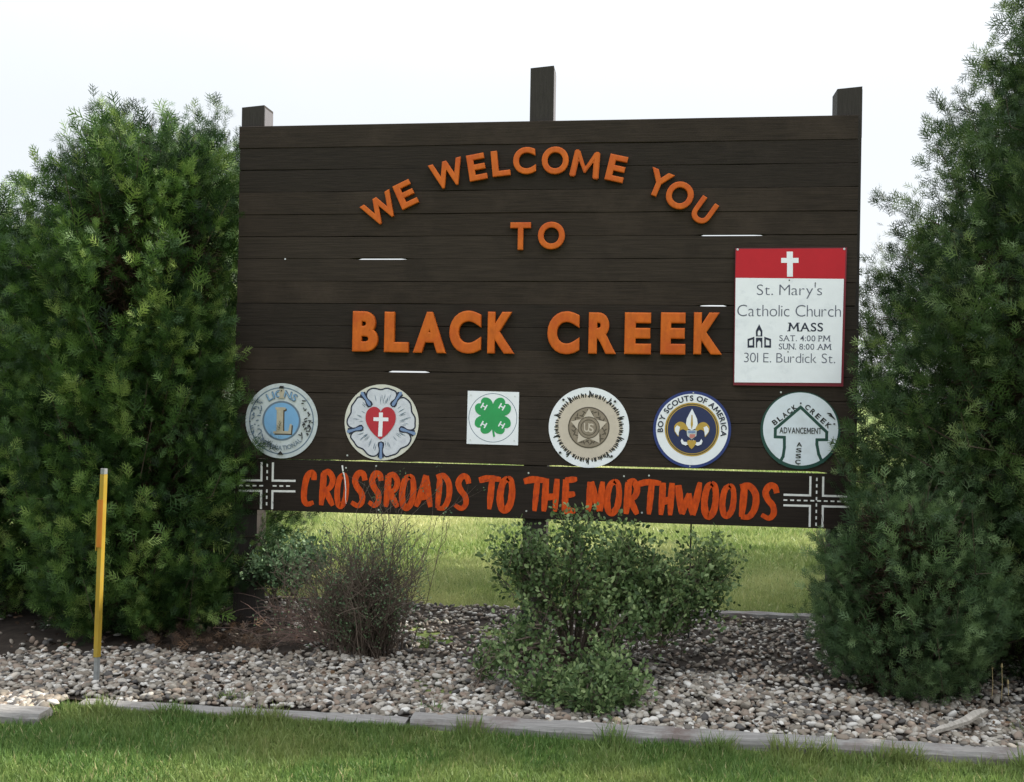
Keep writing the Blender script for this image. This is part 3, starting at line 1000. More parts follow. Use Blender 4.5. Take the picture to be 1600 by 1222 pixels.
# 2 rose with heart and cross
e = Plaque('round_emblem', 596.5, 660, 58.5, 'white five petalled rose emblem with a red heart and white cross', 'emblem', GRP)
e.layer('plate', [[circ(1.0)]], 'cream', 0.004)
seps = [57, 125, 196, 270, 343]
pts = []
for i in range(360):
    a = i
    d = min(abs((a - s + 180) % 360 - 180) for s in seps)
    r_ = 0.93 - 0.16 * math.exp(-(d / 6.0) ** 2) - 0.012 * (1 + math.cos(math.radians(a * 15)))
    dm = (a - 23) % 72
    r_ -= 0.05 * math.exp(-((abs((a - 90 + 36) % 72 - 36)) / 8.0) ** 2)
    pts.append((r_ * math.cos(math.radians(a)), r_ * math.sin(math.radians(a))))
e.layer('petals', [[pts]], 'petal', 0.0006)
e.lines('petal_outline', [pts + [pts[0]]], 0.038, 'ink')
polys = []
rl = random.Random(9)
for k in range(70):
    a = math.radians(rl.uniform(0, 360))
    if min(abs((math.degrees(a) - s + 180) % 360 - 180) for s in seps) < 9: continue
    r0 = rl.uniform(0.48, 0.62); r1 = r0 + rl.uniform(0.1, 0.2)
    polys.append([(r0 * math.cos(a), r0 * math.sin(a)), ((r0 + r1) / 2 * math.cos(a), (r0 + r1) / 2 * math.sin(a)), (r1 * math.cos(a), r1 * math.sin(a))])
e.lines('petal_crease', polys, 0.016, 'slate', taper=0.8)
for big, m_ in ((1.05, 'ink'), (0.5, 'blue')):
    for s in seps:
        a = math.radians(s)
        ca, sa = math.cos(a), math.sin(a)
        shp = [(0.50, 0), (0.53, 0.075), (0.60, 0.085), (0.72, 0.05), (0.92, 0.085), (0.95, 0.0), (0.92, -0.085), (0.72, -0.05), (0.60, -0.085), (0.53, -0.075)]
        e.layer('sepal' if big == 1.0 else 'sepal_fill', [[[(0.05 * (1 - big) * ca + u * ca - v_ * big * sa, u * sa + v_ * big * ca + 0.05 * (1 - big) * sa) for u, v_ in shp]]], m_, adv=False)
    e.y -= 0.0006
heart = [(0.0, 0.27), (0.05, 0.35), (0.15, 0.405), (0.27, 0.385), (0.37, 0.29), (0.42, 0.14), (0.40, -0.04), (0.31, -0.22), (0.17, -0.39), (0.0, -0.53)]
hl = smooth_line(heart, 4)
hp = hl + [(-u, v_) for u, v_ in reversed(hl[1:-1])]
ht = e.layer('heart', [[[(u * 0.97 - 0.02, v_ * 0.92 + 0.035) for u, v_ in hp]]], 'heart_red', 0.0008)
cr_ = [(-0.055, 0.26), (0.05, 0.26), (0.05, 0.13), (0.20, 0.13), (0.20, 0.035), (0.05, 0.035), (0.04, -0.37), (-0.07, -0.37), (-0.055, 0.035), (-0.20, 0.035), (-0.20, 0.13), (-0.055, 0.13)]
e.layer('cross', [[[(u - 0.01, v_) for u, v_ in cr_]]], 'white', 0.0008, ht)

# 3 square clover plate
e = Plaque('square_emblem', 770.3, 652.8, 40.5, 'square white plate with a green four leaf clover, between two round emblems', 'emblem', GRP)
e.layer('plate', [[[(-1, -1.02), (0.99, -1.03), (1, 1.0), (-0.99, 1.02)]]], 'white', 0.004)
e.lines('circle_line', [ring_pts(0, 0, 0.93, 72) + [(0.93, 0)]], 0.022, 'slate')
def leafpts(ang):
    base = [(0.0, 0.0), (0.16, 0.13), (0.34, 0.36), (0.36, 0.58), (0.24, 0.74), (0.09, 0.74), (0.0, 0.66)]
    l = smooth_line(base, 4)
    l = l + [(-u, v_) for u, v_ in reversed(l[1:-1])]
    ca, sa = math.cos(ang), math.sin(ang)
    return [(u * ca - v_ * sa, u * sa + v_ * ca + 0.08) for u, v_ in l]
for k, deg in enumerate((45, 135, 225, 315)):
    lf = e.layer('clover_leaf', [[leafpts(math.radians(deg))]], 'clover', 0.0006 + 0.0001 * k, adv=False)
    a = math.radians(deg + 90)
    cx, cz = e.c[0] + e.R * 0.49 * math.cos(a), e.c[1] + e.R * (0.49 * math.sin(a) + 0.08)
    b = MB()
    put_glyph(b, 'H', cx, cz, 0.21 * e.R, 0.22 * e.R, math.radians(-28 if deg in (45, 135, 225, 315) else 28), e.y - 0.0016, 0.03, 0.0008)
    b.build('letter', M['white'], lf)
e.layer('clover_stem', [[[(-0.05, 0.02), (0.03, 0.05), (0.04, -0.35), (0.10, -0.72), (0.03, -0.74), (-0.03, -0.40)]]], 'clover', 0.0013)
e.screws([(-0.86, 0.86), (0.84, 0.84), (-0.86, -0.86), (0.84, -0.86)], 'screw', 0.003)

# 4 beige disc with a bronze medal
e = Plaque('round_emblem', 920, 668, 62.8, 'white and beige round emblem with a bronze star medal in its middle', 'emblem', GRP)
e.layer('plate', [[circ(1.0)]], 'white', 0.004)
sc_ = [((0.80 + 0.035 * abs(math.cos(math.radians(i * 5)))) * math.cos(math.radians(i)), (0.80 + 0.035 * abs(math.cos(math.radians(i * 5)))) * math.sin(math.radians(i))) for i in range(0, 360, 3)]
e.layer('beige_disc', [[sc_]], 'beige', 0.0006)
rl = random.Random(21)
polys_d, polys_l = [], []
for k in range(10):                 # ten worn words of blackletter around the edge
    a0 = 90 - 36 * k
    for j in range(9):
        a = math.radians(a0 - 3.6 * j)
        big = (j == 0)
        r0, r1 = (0.74, 0.92) if big else (0.755 + rl.uniform(-0.01, 0.01), 0.85 + rl.uniform(-0.015, 0.02))
        da = math.radians(rl.uniform(-1.6, 1.6))
        pl_ = [(r0 * math.cos(a), r0 * math.sin(a)), ((r0 + r1) / 2 * math.cos(a + da), (r0 + r1) / 2 * math.sin(a + da)), (r1 * math.cos(a + da * 0.5), r1 * math.sin(a + da * 0.5))]
        polys_d.append(pl_)
        if big:
            polys_d.append([((r0 + 0.02) * math.cos(a + 0.04), (r0 + 0.02) * math.sin(a + 0.04)), (r0 * 1.06 * math.cos(a), r0 * 1.06 * math.sin(a)), ((r1 - 0.03) * math.cos(a - 0.045), (r1 - 0.03) * math.sin(a - 0.045))])
e.lines('lettering', polys_d, 0.036, 'soot', taper=0.35)
md = e.layer('medal', [[circ(0.515)]], 'bronze_dark', 0.0008)
e.layer('medal_ring', [[circ(0.485)]], 'bronze', 0.0005, md)
rl = random.Random(4)
polys = []
for k in range(44):
    a = math.radians(k * 360 / 44 + rl.uniform(-3, 3))
    r_ = rl.uniform(0.33, 0.43)
    l = 0.06
    d = a + (0.7 if k % 2 else 2.2)
    polys.append([(r_ * math.cos(a) - l * math.cos(d), r_ * math.sin(a) - l * math.sin(d)), (r_ * math.cos(a), r_ * math.sin(a)), (r_ * math.cos(a) + l * math.cos(d), r_ * math.sin(a) + l * math.sin(d))])
e.lines('wreath', polys, 0.035, 'bronze_dark', md, taper=0.7)
star = []
for k in range(10):
    a = math.radians(90 + 36 * k)
    r_ = 0.47 if k % 2 == 0 else 0.26
    star.append((r_ * math.cos(a), r_ * math.sin(a)))
e.layer('star', [[star]], 'beige', 0.0006, md)
e.layer('medal_centre', [[circ(0.275, 40)]], 'bronze_dark', 0.0005, md)
e.layer('medal_centre', [[circ(0.255, 40)]], 'bronze', 0.0004, md)
e.lines('medal_line', [ring_pts(0, 0, 0.19, 40) + [(0.19, 0)]], 0.02, 'bronze_dark', md)
b = MB()
put_glyph(b, 'U', e.c[0] - 0.05 * e.R, e.c[1] + 0.0 * e.R, 0.13 * e.R, 0.22 * e.R, 0, e.y - 0.0008, 0.01, 0.0008)
b.build('letter', M['beige'], md)
b = MB()
put_glyph(b, 'S', e.c[0] + 0.06 * e.R, e.c[1] - 0.01 * e.R, 0.13 * e.R, 0.22 * e.R, 0, e.y - 0.0011, 0.01, 0.0011)
b.build('letter', M['beige'], md)
e.screws([(-0.64, 0.68), (0.64, 0.66), (-0.70, -0.64), (0.58, -0.70)], 'dark_screw', 0.0075)

# 5 blue ring with gold fleur-de-lis
e = Plaque('round_emblem', 1081, 671, 60.5, 'royal blue and white round emblem with a gold fleur de lis', 'emblem', GRP)
e.layer('plate', [[circ(1.0)]], 'royal', 0.004)
e.layer('white_band', [[circ(0.925)]], 'white', 0.0006)
e.layer('gold_ring', [[circ(0.70)]], 'gold', 0.0006)
e.lines('ring_line', [ring_pts(0, 0, 0.655, 72) + [(0.655, 0)]], 0.022, 'brown_ink')
nd = e.layer('navy_disc', [[circ(0.62)]], 'navy', 0.0006)
e.text('lettering', lambda b, y: text_arc(b, 'BOY SCOUTS OF AMERICA', *e.c, 0.815 * e.R, 0.145 * e.R, 186, -12, y, 0.022), 'ink')
O = (-0.005, -0.02)
sh = lambda pts: [(u + O[0], v_ + O[1]) for u, v_ in pts]
mir = lambda pts: [(-u, v_) for u, v_ in reversed(pts)]
cen = [(0.0, 0.56), (0.06, 0.44), (0.13, 0.30), (0.15, 0.17), (0.11, 0.05), (0.0, 0.0), (-0.11, 0.05), (-0.15, 0.17), (-0.13, 0.30), (-0.06, 0.44)]
e.layer('centre_petal', [[sh(cen)]], 'white', 0.0006, nd)
e.layer('petal_vein', [[sh([(0.012, 0.40), (0.03, 0.15), (0.0, 0.02), (-0.03, 0.15), (-0.012, 0.40)])]], 'gold', 0.0006, nd)
pet = smooth_line([(0.08, 0.0), (0.12, 0.10), (0.22, 0.20), (0.34, 0.21), (0.44, 0.12), (0.45, 0.0), (0.40, -0.10), (0.34, -0.17), (0.33, -0.08), (0.30, -0.01), (0.22, 0.02), (0.14, -0.02)], 3)
e.layer('side_petal', [[sh(pet)]], 'gold', 0.0006, nd, False)
e.layer('side_petal', [[sh(mir(pet))]], 'gold', 0.0006, nd)
tip = [(0.30, 0.08), (0.38, 0.12), (0.43, 0.05), (0.43, -0.03), (0.38, -0.10), (0.34, -0.15), (0.33, -0.05)]
e.layer('petal_tip', [[sh(tip)]], 'white', 0.0006, nd, False)
e.layer('petal_tip', [[sh(mir(tip))]], 'white', 0.0006, nd)
e.layer('shield', [[sh([(-0.13, 0.0), (0.13, 0.0), (0.12, -0.14), (0.0, -0.24), (-0.12, -0.14)])]], 'pale_blue_grey', 0.0006, nd)
e.layer('shield_stripes', [[sh([(-0.05, -0.10), (0.10, -0.10), (0.08, -0.17), (0.0, -0.22), (-0.06, -0.18)])]], 'shield_pink', 0.0006, nd)
e.layer('shield_chief', [[sh([(-0.09, -0.02), (0.09, -0.02), (0.09, -0.07), (-0.09, -0.07)])]], 'blue', 0.0006, nd)
tail = [(0.04, -0.24), (0.12, -0.31), (0.20, -0.30), (0.25, -0.22), (0.28, -0.28), (0.25, -0.36), (0.16, -0.40), (0.06, -0.36)]
e.layer('tail', [[sh(tail)]], 'white', 0.0006, nd, False)
e.layer('tail', [[sh(mir(tail))]], 'white', 0.0006, nd)
e.layer('tail_knot', [[sh([(-0.10, -0.26), (0.10, -0.26), (0.12, -0.33), (0.05, -0.44), (0.0, -0.49), (-0.05, -0.44), (-0.12, -0.33)])]], 'gold', 0.0006, nd)
e.screws([(0.02, 0.955), (-0.04, -0.955)], 'screw', 0.0042)

# 6 arrow sign
e = Plaque('round_emblem', 1250, 672.5, 61.5, 'white round emblem with a dark green upward arrow, below the church sign', 'emblem', GRP)
e.layer('plate', [[circ(1.0)]], 'pine', 0.004)
e.layer('white_disc', [[ring_pts(0.005, 0.035, 0.94, 72)]], 'disc_white', 0.0006)
ar = [(-0.50, -0.84), (-0.42, -0.68), (-0.39, -0.45), (-0.395, -0.185), (-0.625, -0.18), (-0.625, 0.03), (0.0, 0.60), (0.66, -0.03), (0.66, -0.225), (0.42, -0.23), (0.42, -0.35), (0.47, -0.60), (0.56, -0.80)]
segs = []
for i in range(len(ar) - 1):
    a_, b_ = np.array(ar[i]), np.array(ar[i + 1])
    d = (b_ - a_) / np.linalg.norm(b_ - a_)
    segs.append([tuple(a_ - d * 0.03), tuple((a_ + b_) / 2), tuple(b_ + d * 0.03)])
e.lines('arrow', segs, 0.075, 'pine')
def slant(b, txt, p0, p1, h, y, off):
    p0 = np.array(p0); p1 = np.array(p1)
    n = len(txt)
    ang = math.atan2(p1[1] - p0[1], p1[0] - p0[0])
    for i, ch in enumerate(txt):
        q = p0 + (p1 - p0) * i / (n - 1)
        put_glyph(b, ch, e.c[0] + q[0] * e.R, e.c[1] + q[1] * e.R, 0.115 * e.R, h * e.R, ang, y, off)
e.text('lettering', lambda b, y: slant(b, 'BLACK', (-0.64, 0.20), (-0.155, 0.585), 0.135, y, 0.03), 'soot')
e.text('lettering', lambda b, y: slant(b, 'CREEK', (0.175, 0.60), (0.70, 0.145), 0.135, y, 0.03), 'soot')
X0, Z0, R0 = e.c[0], e.c[1], e.R
e.text('lettering', lambda b, y: text_line(b, 'ADVANCEMENT', X0 - 0.52 * R0, X0 + 0.53 * R0, Z0 - 0.005 * R0, 0.155 * R0, y, 0.012), 'soot')
def vert(b, y):
    for i, ch in enumerate('ASSC'):
        put_glyph(b, ch, X0 + (-0.02 - 0.01 * i) * R0, Z0 + (-0.36 - 0.15 * i) * R0, 0.135 * R0, 0.11 * R0, 0, y, 0.02)
e.text('lettering', vert, 'soot')
e.lines('scratch', [[(0.66, 0.46), (0.74, 0.44), (0.80, 0.38)], [(0.70, 0.40), (0.78, 0.38), (0.86, 0.30)], [(0.74, -0.36), (0.79, -0.30), (0.80, -0.22)]], 0.05, 'soot', taper=0.7)
e.screws([(0.84, 0.185), (0.0, 0.70), (-0.04, -0.86)], 'dark_screw', 0.005)

# church sign
ch_root = empty('church_sign', (S(1234, 600)[0], -0.004, S(1234, 600)[1]), 'rectangular red and white church notice with a white cross and service times', 'sign')
YC = -0.004
b = MB()
q = [S(1145.5, 602), S(1316.5, 604), S(1322.5, 387.5), S(1148.5, 388.5)]
b.prism([q], YC, YC - 0.014, 0)
plate = b.build('back_plate', M['red_shaded'], ch_root)
b = MB()
b.prism([[S(1148.5, 434.5), S(1319.0, 436.5), S(1320.3, 389), S(1150, 390)]], YC - 0.014, YC - 0.0155)
band = b.build('red_band', M['red'], ch_root)
b = MB()
b.prism([[S(1147, 597.5), S(1313.0, 598.5), S(1317.5, 436.5), S(1149, 434.8)]], YC - 0.014, YC - 0.0158)
panel = b.build('white_panel', M['white'], ch_root)
yt = YC - 0.0166
b = MB()
crp = [(1227.5, 394), (1239, 394), (1238.3, 404), (1247, 404), (1247, 412.5), (1238, 412.5), (1238, 433), (1228, 433), (1228, 412.5), (1219, 412.5), (1219, 404), (1228, 404)]
crp = [(1228.5, 394), (1238, 394), (1238, 403.8), (1246.8, 403.8), (1246.8, 411.5), (1238, 411.5), (1238, 433), (1229, 433), (1229, 411.5), (1219.8, 411.5), (1219.8, 403.8), (1228.5, 403.8)]
b.prism([[S(*p) for p in crp]][:1], YC - 0.0155, YC - 0.0163)
b.build('cross', M['white'], band)
def tl(txt, x0, x1, yc, hpx, m, off=0.0, fn=None):
    b = MB()
    zc = S((x0 + x1) / 2, yc)[1]
    (fn or text_line)(b, txt, S(x0, yc)[0], S(x1, yc)[0], zc, hpx * mpp(x0, yc)[1], yt, off)
    b.build('lettering', M[m], panel)
tl("St. Mary's", 1182, 1283.5, 453.5, 16, 'navy_text', -0.012)
tl('Catholic Church', 1151.5, 1313, 486, 17.5, 'navy_text', -0.012)
tl('MASS', 1231, 1285, 511.5, 13.5, 'ink', 0.012, serif_line)
tl('SAT. 4:00 PM', 1217, 1296, 529, 9, 'navy_text', 0.004, serif_line)
tl('SUN. 8:00 AM', 1216, 1297.5, 542, 9, 'navy_text', 0.004, serif_line)
tl('301 E. Burdick St.', 1162, 1304, 559.5, 14.5, 'navy_text', -0.012)
b = MB()
def pp(*p): return [S(*q) for q in p]
yb2, yf2 = YC - 0.0158, YC - 0.0168
b.prism([pp((1167.5, 530), (1178, 526.5), (1178, 543.5), (1167.5, 543.5)), pp((1170, 532.5), (1175.5, 530.5), (1175.5, 540), (1170, 540))], yb2, yf2)
b.prism([pp((1204, 530), (1193.5, 526.5), (1193.5, 543.5), (1204, 543.5)), pp((1201.5, 532.5), (1196, 530.5), (1196, 540), (1201.5, 540))], yb2, yf2)
b.prism([pp((1180.5, 543.5), (1180.5, 528), (1190.5, 528), (1190.5, 543.5), (1188.5, 543.5), (1188.3, 535), (1185.5, 532), (1182.7, 535), (1182.5, 543.5))], yb2, yf2)
b.prism([pp((1180.5, 526), (1180.5, 517), (1185.5, 507), (1190.5, 517), (1190.5, 526)), pp((1183.2, 524.5), (1183.2, 519), (1185.5, 515.5), (1187.8, 519), (1187.8, 524.5))], yb2, yf2)
b.build('church_drawing', M['ink'], panel)
for p in ((1152, 390.6), (1318, 389.8)):
    screw(*p, ch_root, YC - 0.0155, 0.0065)
for p in ((1232.5, 438.5), (1273, 443), (1230.5, 550)):
    screw(*p, ch_root, YC - 0.0158, 0.004, 'dark_screw')


# ------------------------------------------------------------------ yellow marker post
base = on_ground(150, 1078)
mp_ = empty('marker_post', base, 'slim yellow marker post with an orange strip and grey steel foot', 'post')
bx, by = base.x, base.y
def lean(z): return bx + 0.020 * z, by
def channel(z0, z1, w, d, name, m, off=0.0, dy=0.0):
    b = MB()
    vs = []
    prof = [(-w / 2, 0.0), (-w / 2 * 0.55, -d), (w / 2 * 0.55, -d), (w / 2, 0.0), (w / 2 * 0.8, 0.004), (-w / 2 * 0.8, 0.004)]
    zs = [z0 + (z1 - z0) * i / 6 for i in range(7)]
    for z in zs:
        x, y = lean(z)
        for (u, v_) in prof:
            vs.append((x + u + off, y + v_ + dy, z))
    k = len(prof)
    fs = []
    for i in range(6):
        for j in range(k):
            fs.append((i * k + j, i * k + (j + 1) % k, (i + 1) * k + (j + 1) % k, (i + 1) * k + j))
    fs += [tuple(range(k))[::-1], tuple(6 * k + j for j in range(k))]
    b.add(vs, fs)
    return b.build(name, m, mp_)
channel(-0.15, 0.165, 0.032, 0.014, 'steel_foot', M['galv'])
channel(0.166, 1.070, 0.038, 0.018, 'yellow_sleeve', M['yellow'])
channel(1.071, 1.098, 0.036, 0.016, 'end_cap', M['galv'])
channel(0.71, 0.945, 0.027, 0.003, 'orange_strip', M['orange_tape'], -0.002, -0.0195)
channel(0.69, 0.94, 0.010, 0.012, 'side_clip', M['yellow'], -0.0225, 0.0)

# ------------------------------------------------------------------ splintered wood lying on the stones
p0, p1 = on_ground(1449, 1147, 0.055), on_ground(1543, 1108, 0.10)
d = (p1 - p0)
side = Vector((-d.y, d.x, 0)).normalized()
b = MB()
prof = [(0.0, 0.003), (0.15, 0.008), (0.26, 0.016), (0.34, 0.020), (0.36, 0.015), (0.6, 0.022), (0.85, 0.023), (0.95, 0.019), (1.0, 0.008)]
vs, fs = [], []
for i, (t_, w) in enumerate(prof):
    c = p0 + d * t_ + side * (0.010 * math.sin(t_ * 9))
    th = 0.016
    vs += [c + side * w, c - side * w * 0.9, c - side * w * 0.8 - Vector((0, 0, th)), c + side * w * 0.9 - Vector((0, 0, th))]
for i in range(len(prof) - 1):
    for j in range(4):
        fs.append((i * 4 + j, i * 4 + (j + 1) % 4, (i + 1) * 4 + (j + 1) % 4, (i + 1) * 4 + j))
fs += [(0, 1, 2, 3), tuple(len(prof) * 4 - 4 + j for j in range(4))]
b.add(vs, fs)
tag(b.build('wood_splinter', M['drift']), 'bleached splintered board lying on the stones near the right end', 'wood piece')

# ------------------------------------------------------------------ foliage builders
def frond_template():
    """A flat arborvitae spray: a stem and alternate side branchlets."""
    vs, fs = [], []
    def strip(p, q, w0, w1, lift):
        p, q = np.array(p, float), np.array(q, float)
        d = q - p
        n = np.array([-d[1], d[0]]) / np.linalg.norm(d)
        b = len(vs)
        vs.extend([(*(p + n * w0), lift * 0.3), (*(p - n * w0), lift * 0.3), (*(q - n * w1), lift), (*(q + n * w1), lift)])
        fs.append((b, b + 1, b + 2, b + 3))
    strip((0, 0), (0, 0.6), 0.012, 0.020, 0.02)
    strip((0, 0.55), (0.04, 1.0), 0.026, 0.010, 0.08)
    for i, y in enumerate((0.12, 0.27, 0.41, 0.55, 0.68)):
        s = 1 if i % 2 else -1
        l = 0.44 - 0.035 * i
        strip((0, y), (s * l * 0.9, y + l * 0.75), 0.024, 0.011, -0.10)
        strip((s * l * 0.4, y + l * 0.33), (s * l * 0.55, y + l * 0.85), 0.018, 0.009, 0.05)
        strip((0, y + 0.05), (-s * l * 0.72, y + 0.05 + l * 0.62), 0.024, 0.011, 0.12)
    return np.array(vs), fs


FR_V, FR_F = frond_template()
FR2_V = FR_V * np.array([1.0, 1, 1])


def limb(b, p, q, r0, r1, seed, sides=5, n=5, sag=0.0):
    r = random.Random(seed)
    p, q = Vector(p), Vector(q)
    pts = []
    for i in range(n + 1):
        t_ = i / n
        c = p.lerp(q, t_)
        k = 0.05 * (q - p).length * math.sin(math.pi * t_)
        c += Vector((r.uniform(-k, k), r.uniform(-k, k), r.uniform(-k, k) + sag * math.sin(math.pi * t_)))
        pts.append(c)
    b.tube(pts, r0, r1, sides)


def conifer(name, cx, cy, prof, m, label, plumes, inner, group, seed, spray=(0.050, 0.098), per=30, flat=(1.0, 1.0), bump_amp=0.20, clipped=None):
    """prof: list of (height, radius). Sprays sit on plumes that point out and up from the trunk."""
    global rng
    rng = np.random.default_rng(seed)
    root = empty(name, (cx, cy, 0), label, 'tree', group)
    H = [h for h, r in prof]; Rr = [r for h, r in prof]
    top = H[-1]
    tb = MB()
    tb.tube([(cx, cy, -0.1), (cx + 0.01, cy, top * 0.35), (cx - 0.02, cy + 0.01, top * 0.7), (cx, cy, top * 0.95)], 0.075, 0.012, 8)
    lim = MB()
    hh = np.array(H); ra = np.array(Rr)
    # heights weighted with the girth so that plumes cover the crown evenly
    grid = np.linspace(H[0], top, 200)
    wgt = np.interp(grid, hh, ra) + 0.06
    cdf = np.cumsum(wgt) / wgt.sum()
    P, A, SC_, T = [], [], [], []
    wk = rng.normal(size=(9, 3)) * np.array([1, 1, 0.8]) * rng.uniform(3.0, 8.5, (9, 1))
    wp = rng.uniform(0, 6.28, 9)
    def add(n, rlo, rhi, s0, s1, k, spread_, l0=0.13, l1=0.30, up=0.0, hmin=0.0):
        h = np.interp(rng.uniform(size=n), cdf, grid)
        if hmin:
            h = hmin + (top - hmin) * rng.uniform(size=n) ** 0.8
        th = rng.uniform(0, 2 * np.pi, n)
        r = np.interp(h, hh, ra)
        q = np.stack([r * np.cos(th), r * np.sin(th), h], 1)
        lump = np.sin(q @ wk.T + wp).sum(1) / 3.0
        rr_ = r * (1 + bump_amp * lump + 0.05 * rng.normal(size=n)) * rng.uniform(rlo, rhi, n)
        out_ = np.stack([np.cos(th) * flat[0], np.sin(th) * flat[1], np.zeros(n)], 1)
        tip = np.stack([cx + rr_ * out_[:, 0], cy + rr_ * out_[:, 1], h], 1)
        upw = rng.uniform(0.5, 1.5, n) + 0.8 * (h / top) + up
        axis = unit(out_ * 1.0 + np.stack([np.zeros(n), np.zeros(n), upw], 1) + rng.normal(size=(n, 3)) * 0.25)
        plume_t = np.clip(rng.normal(0.42, 0.24, n), 0, 1)
        ln = rng.uniform(l0, l1, n)
        for j in range(k):
            u = rng.uniform(-1.0, 0.8, n)
            a2 = unit(axis + rng.normal(size=(n, 3)) * 0.55)
            spread = spread_ * rng.normal(size=(n, 3)) * (1.05 - np.clip(u, 0, 1))[:, None]
            pos = tip + axis * (u * ln)[:, None] + spread
            P.append(pos); A.append(a2)
            SC_.append(rng.uniform(s0, s1, n))
            T.append(np.clip(plume_t + 0.16 * (u > 0.3) + rng.normal(0, 0.12, n), 0, 1))
        return tip, h, rr_, th, axis, ln
    tip, h, rr_, th, _a, _l = add(plumes, 0.80, 1.03, spray[0], spray[1], per, 0.045)
    add(inner, 0.40, 0.80, spray[0] * 1.3, spray[1] * 1.6, per * 2 // 3, 0.07)
    shoots = [add(plumes // 9, 0.98, 1.10, spray[0] * 0.6, spray[1] * 0.55, per // 2, 0.016, 0.10, 0.22, 0.8)]
    shoots.append(add(plumes // 14, 0.60, 0.98, spray[0] * 0.5, spray[1] * 0.5, per // 2, 0.012, 0.09, 0.18, 1.5, top * 0.8))
    P = np.concatenate(P); A = np.concatenate(A); SCl = np.concatenate(SC_); T = np.concatenate(T)
    keep = P[:, 2] > 0.03
    if clipped:                      # trimmed back from the face of the sign
        keep &= ~((P[:, 0] < clipped + 0.05 * np.sin(P[:, 2] * 9)) & (P[:, 2] > 0.78) & (P[:, 2] < 2.4))
    P, A, SCl, T = P[keep], A[keep], SCl[keep], T[keep]
    me = fast_mesh('crown', *scatter(FR_V, FR_F, P, A, SCl, T))
    for i in range(0, min(plumes, 110)):
        z0 = max(0.12, tip[i, 2] - 0.5 * rr_[i] - 0.15)
        limb(lim, (cx, cy, z0), tip[i], 0.012, 0.003, i, 4, 4)
    # brown dead inner spray, added to block light and darken gaps in the crown
    n = inner * 7
    h = np.interp(rng.uniform(size=n), cdf, grid) * 0.86
    th = rng.uniform(0, 2 * np.pi, n)
    rd = np.interp(h, hh, ra) * np.sqrt(rng.uniform(0.05, 0.36, n))
    Pi = np.stack([cx + rd * np.cos(th) * flat[0], cy + rd * np.sin(th) * flat[1], np.minimum(h, top * 0.93)], 1)
    Ai = np.stack([np.cos(th), np.sin(th), rng.uniform(0.2, 1.6, n)], 1) + rng.normal(size=(n, 3)) * 0.6
    link('dead_inner_spray', fast_mesh('dead_inner_spray', *scatter(FR_V * np.array([1.5, 1, 1]), FR_F, Pi, Ai, rng.uniform(0.10, 0.19, n), rng.uniform(0, 0.6, n))), root, [M['dead_leaf']])
    for sh_ in shoots:
        for i in range(len(sh_[0])):
            p_, a_ = Vector(sh_[0][i]), Vector(sh_[4][i])
            q_ = Vector((cx, cy, p_.z - 0.25))
            st_ = p_ - a_ * sh_[5][i]
            lim.tube([st_.lerp(q_, 0.35), st_, p_ + a_ * sh_[5][i] * 0.8], 0.004, 0.0015, 3)
    tb.build('trunk', M['bark'], root, smooth=True)
    lim.build('branches', M['bark'], root)
    link('crown', me, root, [m])
    return root


GT = 'arborvitae trees around the sign'
LT = (-3.14, 0.06)
conifer('arborvitae_tree', LT[0], LT[1], [(0.05, 0.58), (0.35, 0.66), (0.9, 0.68), (1.6, 0.68), (2.1, 0.68), (2.45, 0.64), (2.7, 0.57), (2.88, 0.48), (3.02, 0.37), (3.12, 0.17)],
        M['arbor'], 'bright green bushy evergreen standing at the left end of the sign', 760, 420, GT, 11, per=34, bump_amp=0.15)
conifer('arborvitae_tree', -4.42, 0.25, [(0.05, 0.5), (0.5, 0.70), (1.3, 0.78), (1.9, 0.72), (2.35, 0.56), (2.65, 0.32), (2.8, 0.12)],
        M['arbor'], 'lower evergreen cut off by the left edge of the picture', 480, 220, GT, 12)
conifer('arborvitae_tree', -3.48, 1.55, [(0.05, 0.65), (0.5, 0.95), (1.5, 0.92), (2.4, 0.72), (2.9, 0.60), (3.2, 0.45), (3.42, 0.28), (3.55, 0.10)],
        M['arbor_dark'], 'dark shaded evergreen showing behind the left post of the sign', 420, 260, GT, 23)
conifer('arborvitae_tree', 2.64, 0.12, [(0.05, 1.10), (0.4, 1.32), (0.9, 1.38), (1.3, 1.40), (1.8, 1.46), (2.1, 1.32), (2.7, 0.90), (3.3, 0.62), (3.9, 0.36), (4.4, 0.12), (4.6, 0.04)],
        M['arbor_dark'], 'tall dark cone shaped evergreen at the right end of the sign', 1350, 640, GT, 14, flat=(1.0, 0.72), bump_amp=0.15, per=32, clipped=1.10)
conifer('arborvitae_tree', 4.6, 3.6, [(0.05, 1.5), (0.6, 1.8), (1.5, 1.9), (3.0, 1.8), (4.2, 1.5), (5.2, 1.05), (6.2, 0.55), (7.0, 0.1)],  # unseen tree, added and sized to cast shade on the rear lawn
        M['arbor_dark'], 'unseen evergreen added on the rear lawn for shade, behind the tall dark right evergreen', 800, 500, GT, 15, spray=(0.09, 0.17), per=17)
conifer('juniper_bush', 1.40, -0.50, [(0.03, 0.28), (0.25, 0.38), (0.50, 0.42), (0.72, 0.36), (0.90, 0.24), (1.02, 0.08)],
        M['juniper'], 'low blue green bush in front of the tall right evergreen', 230, 110, None, 16, spray=(0.04, 0.075), bump_amp=0.2, clipped=1.08)['category'] = 'bush'

# ------------------------------------------------------------------ shrubs
LF_V = np.array([(0, 0, 0), (0.30, 0.35, 0.05), (0.22, 0.78, 0.02), (0, 1.0, -0.05), (-0.22, 0.78, 0.02), (-0.30, 0.35, 0.05)])
LF_F = [(0, 1, 2, 3), (0, 3, 4, 5)]


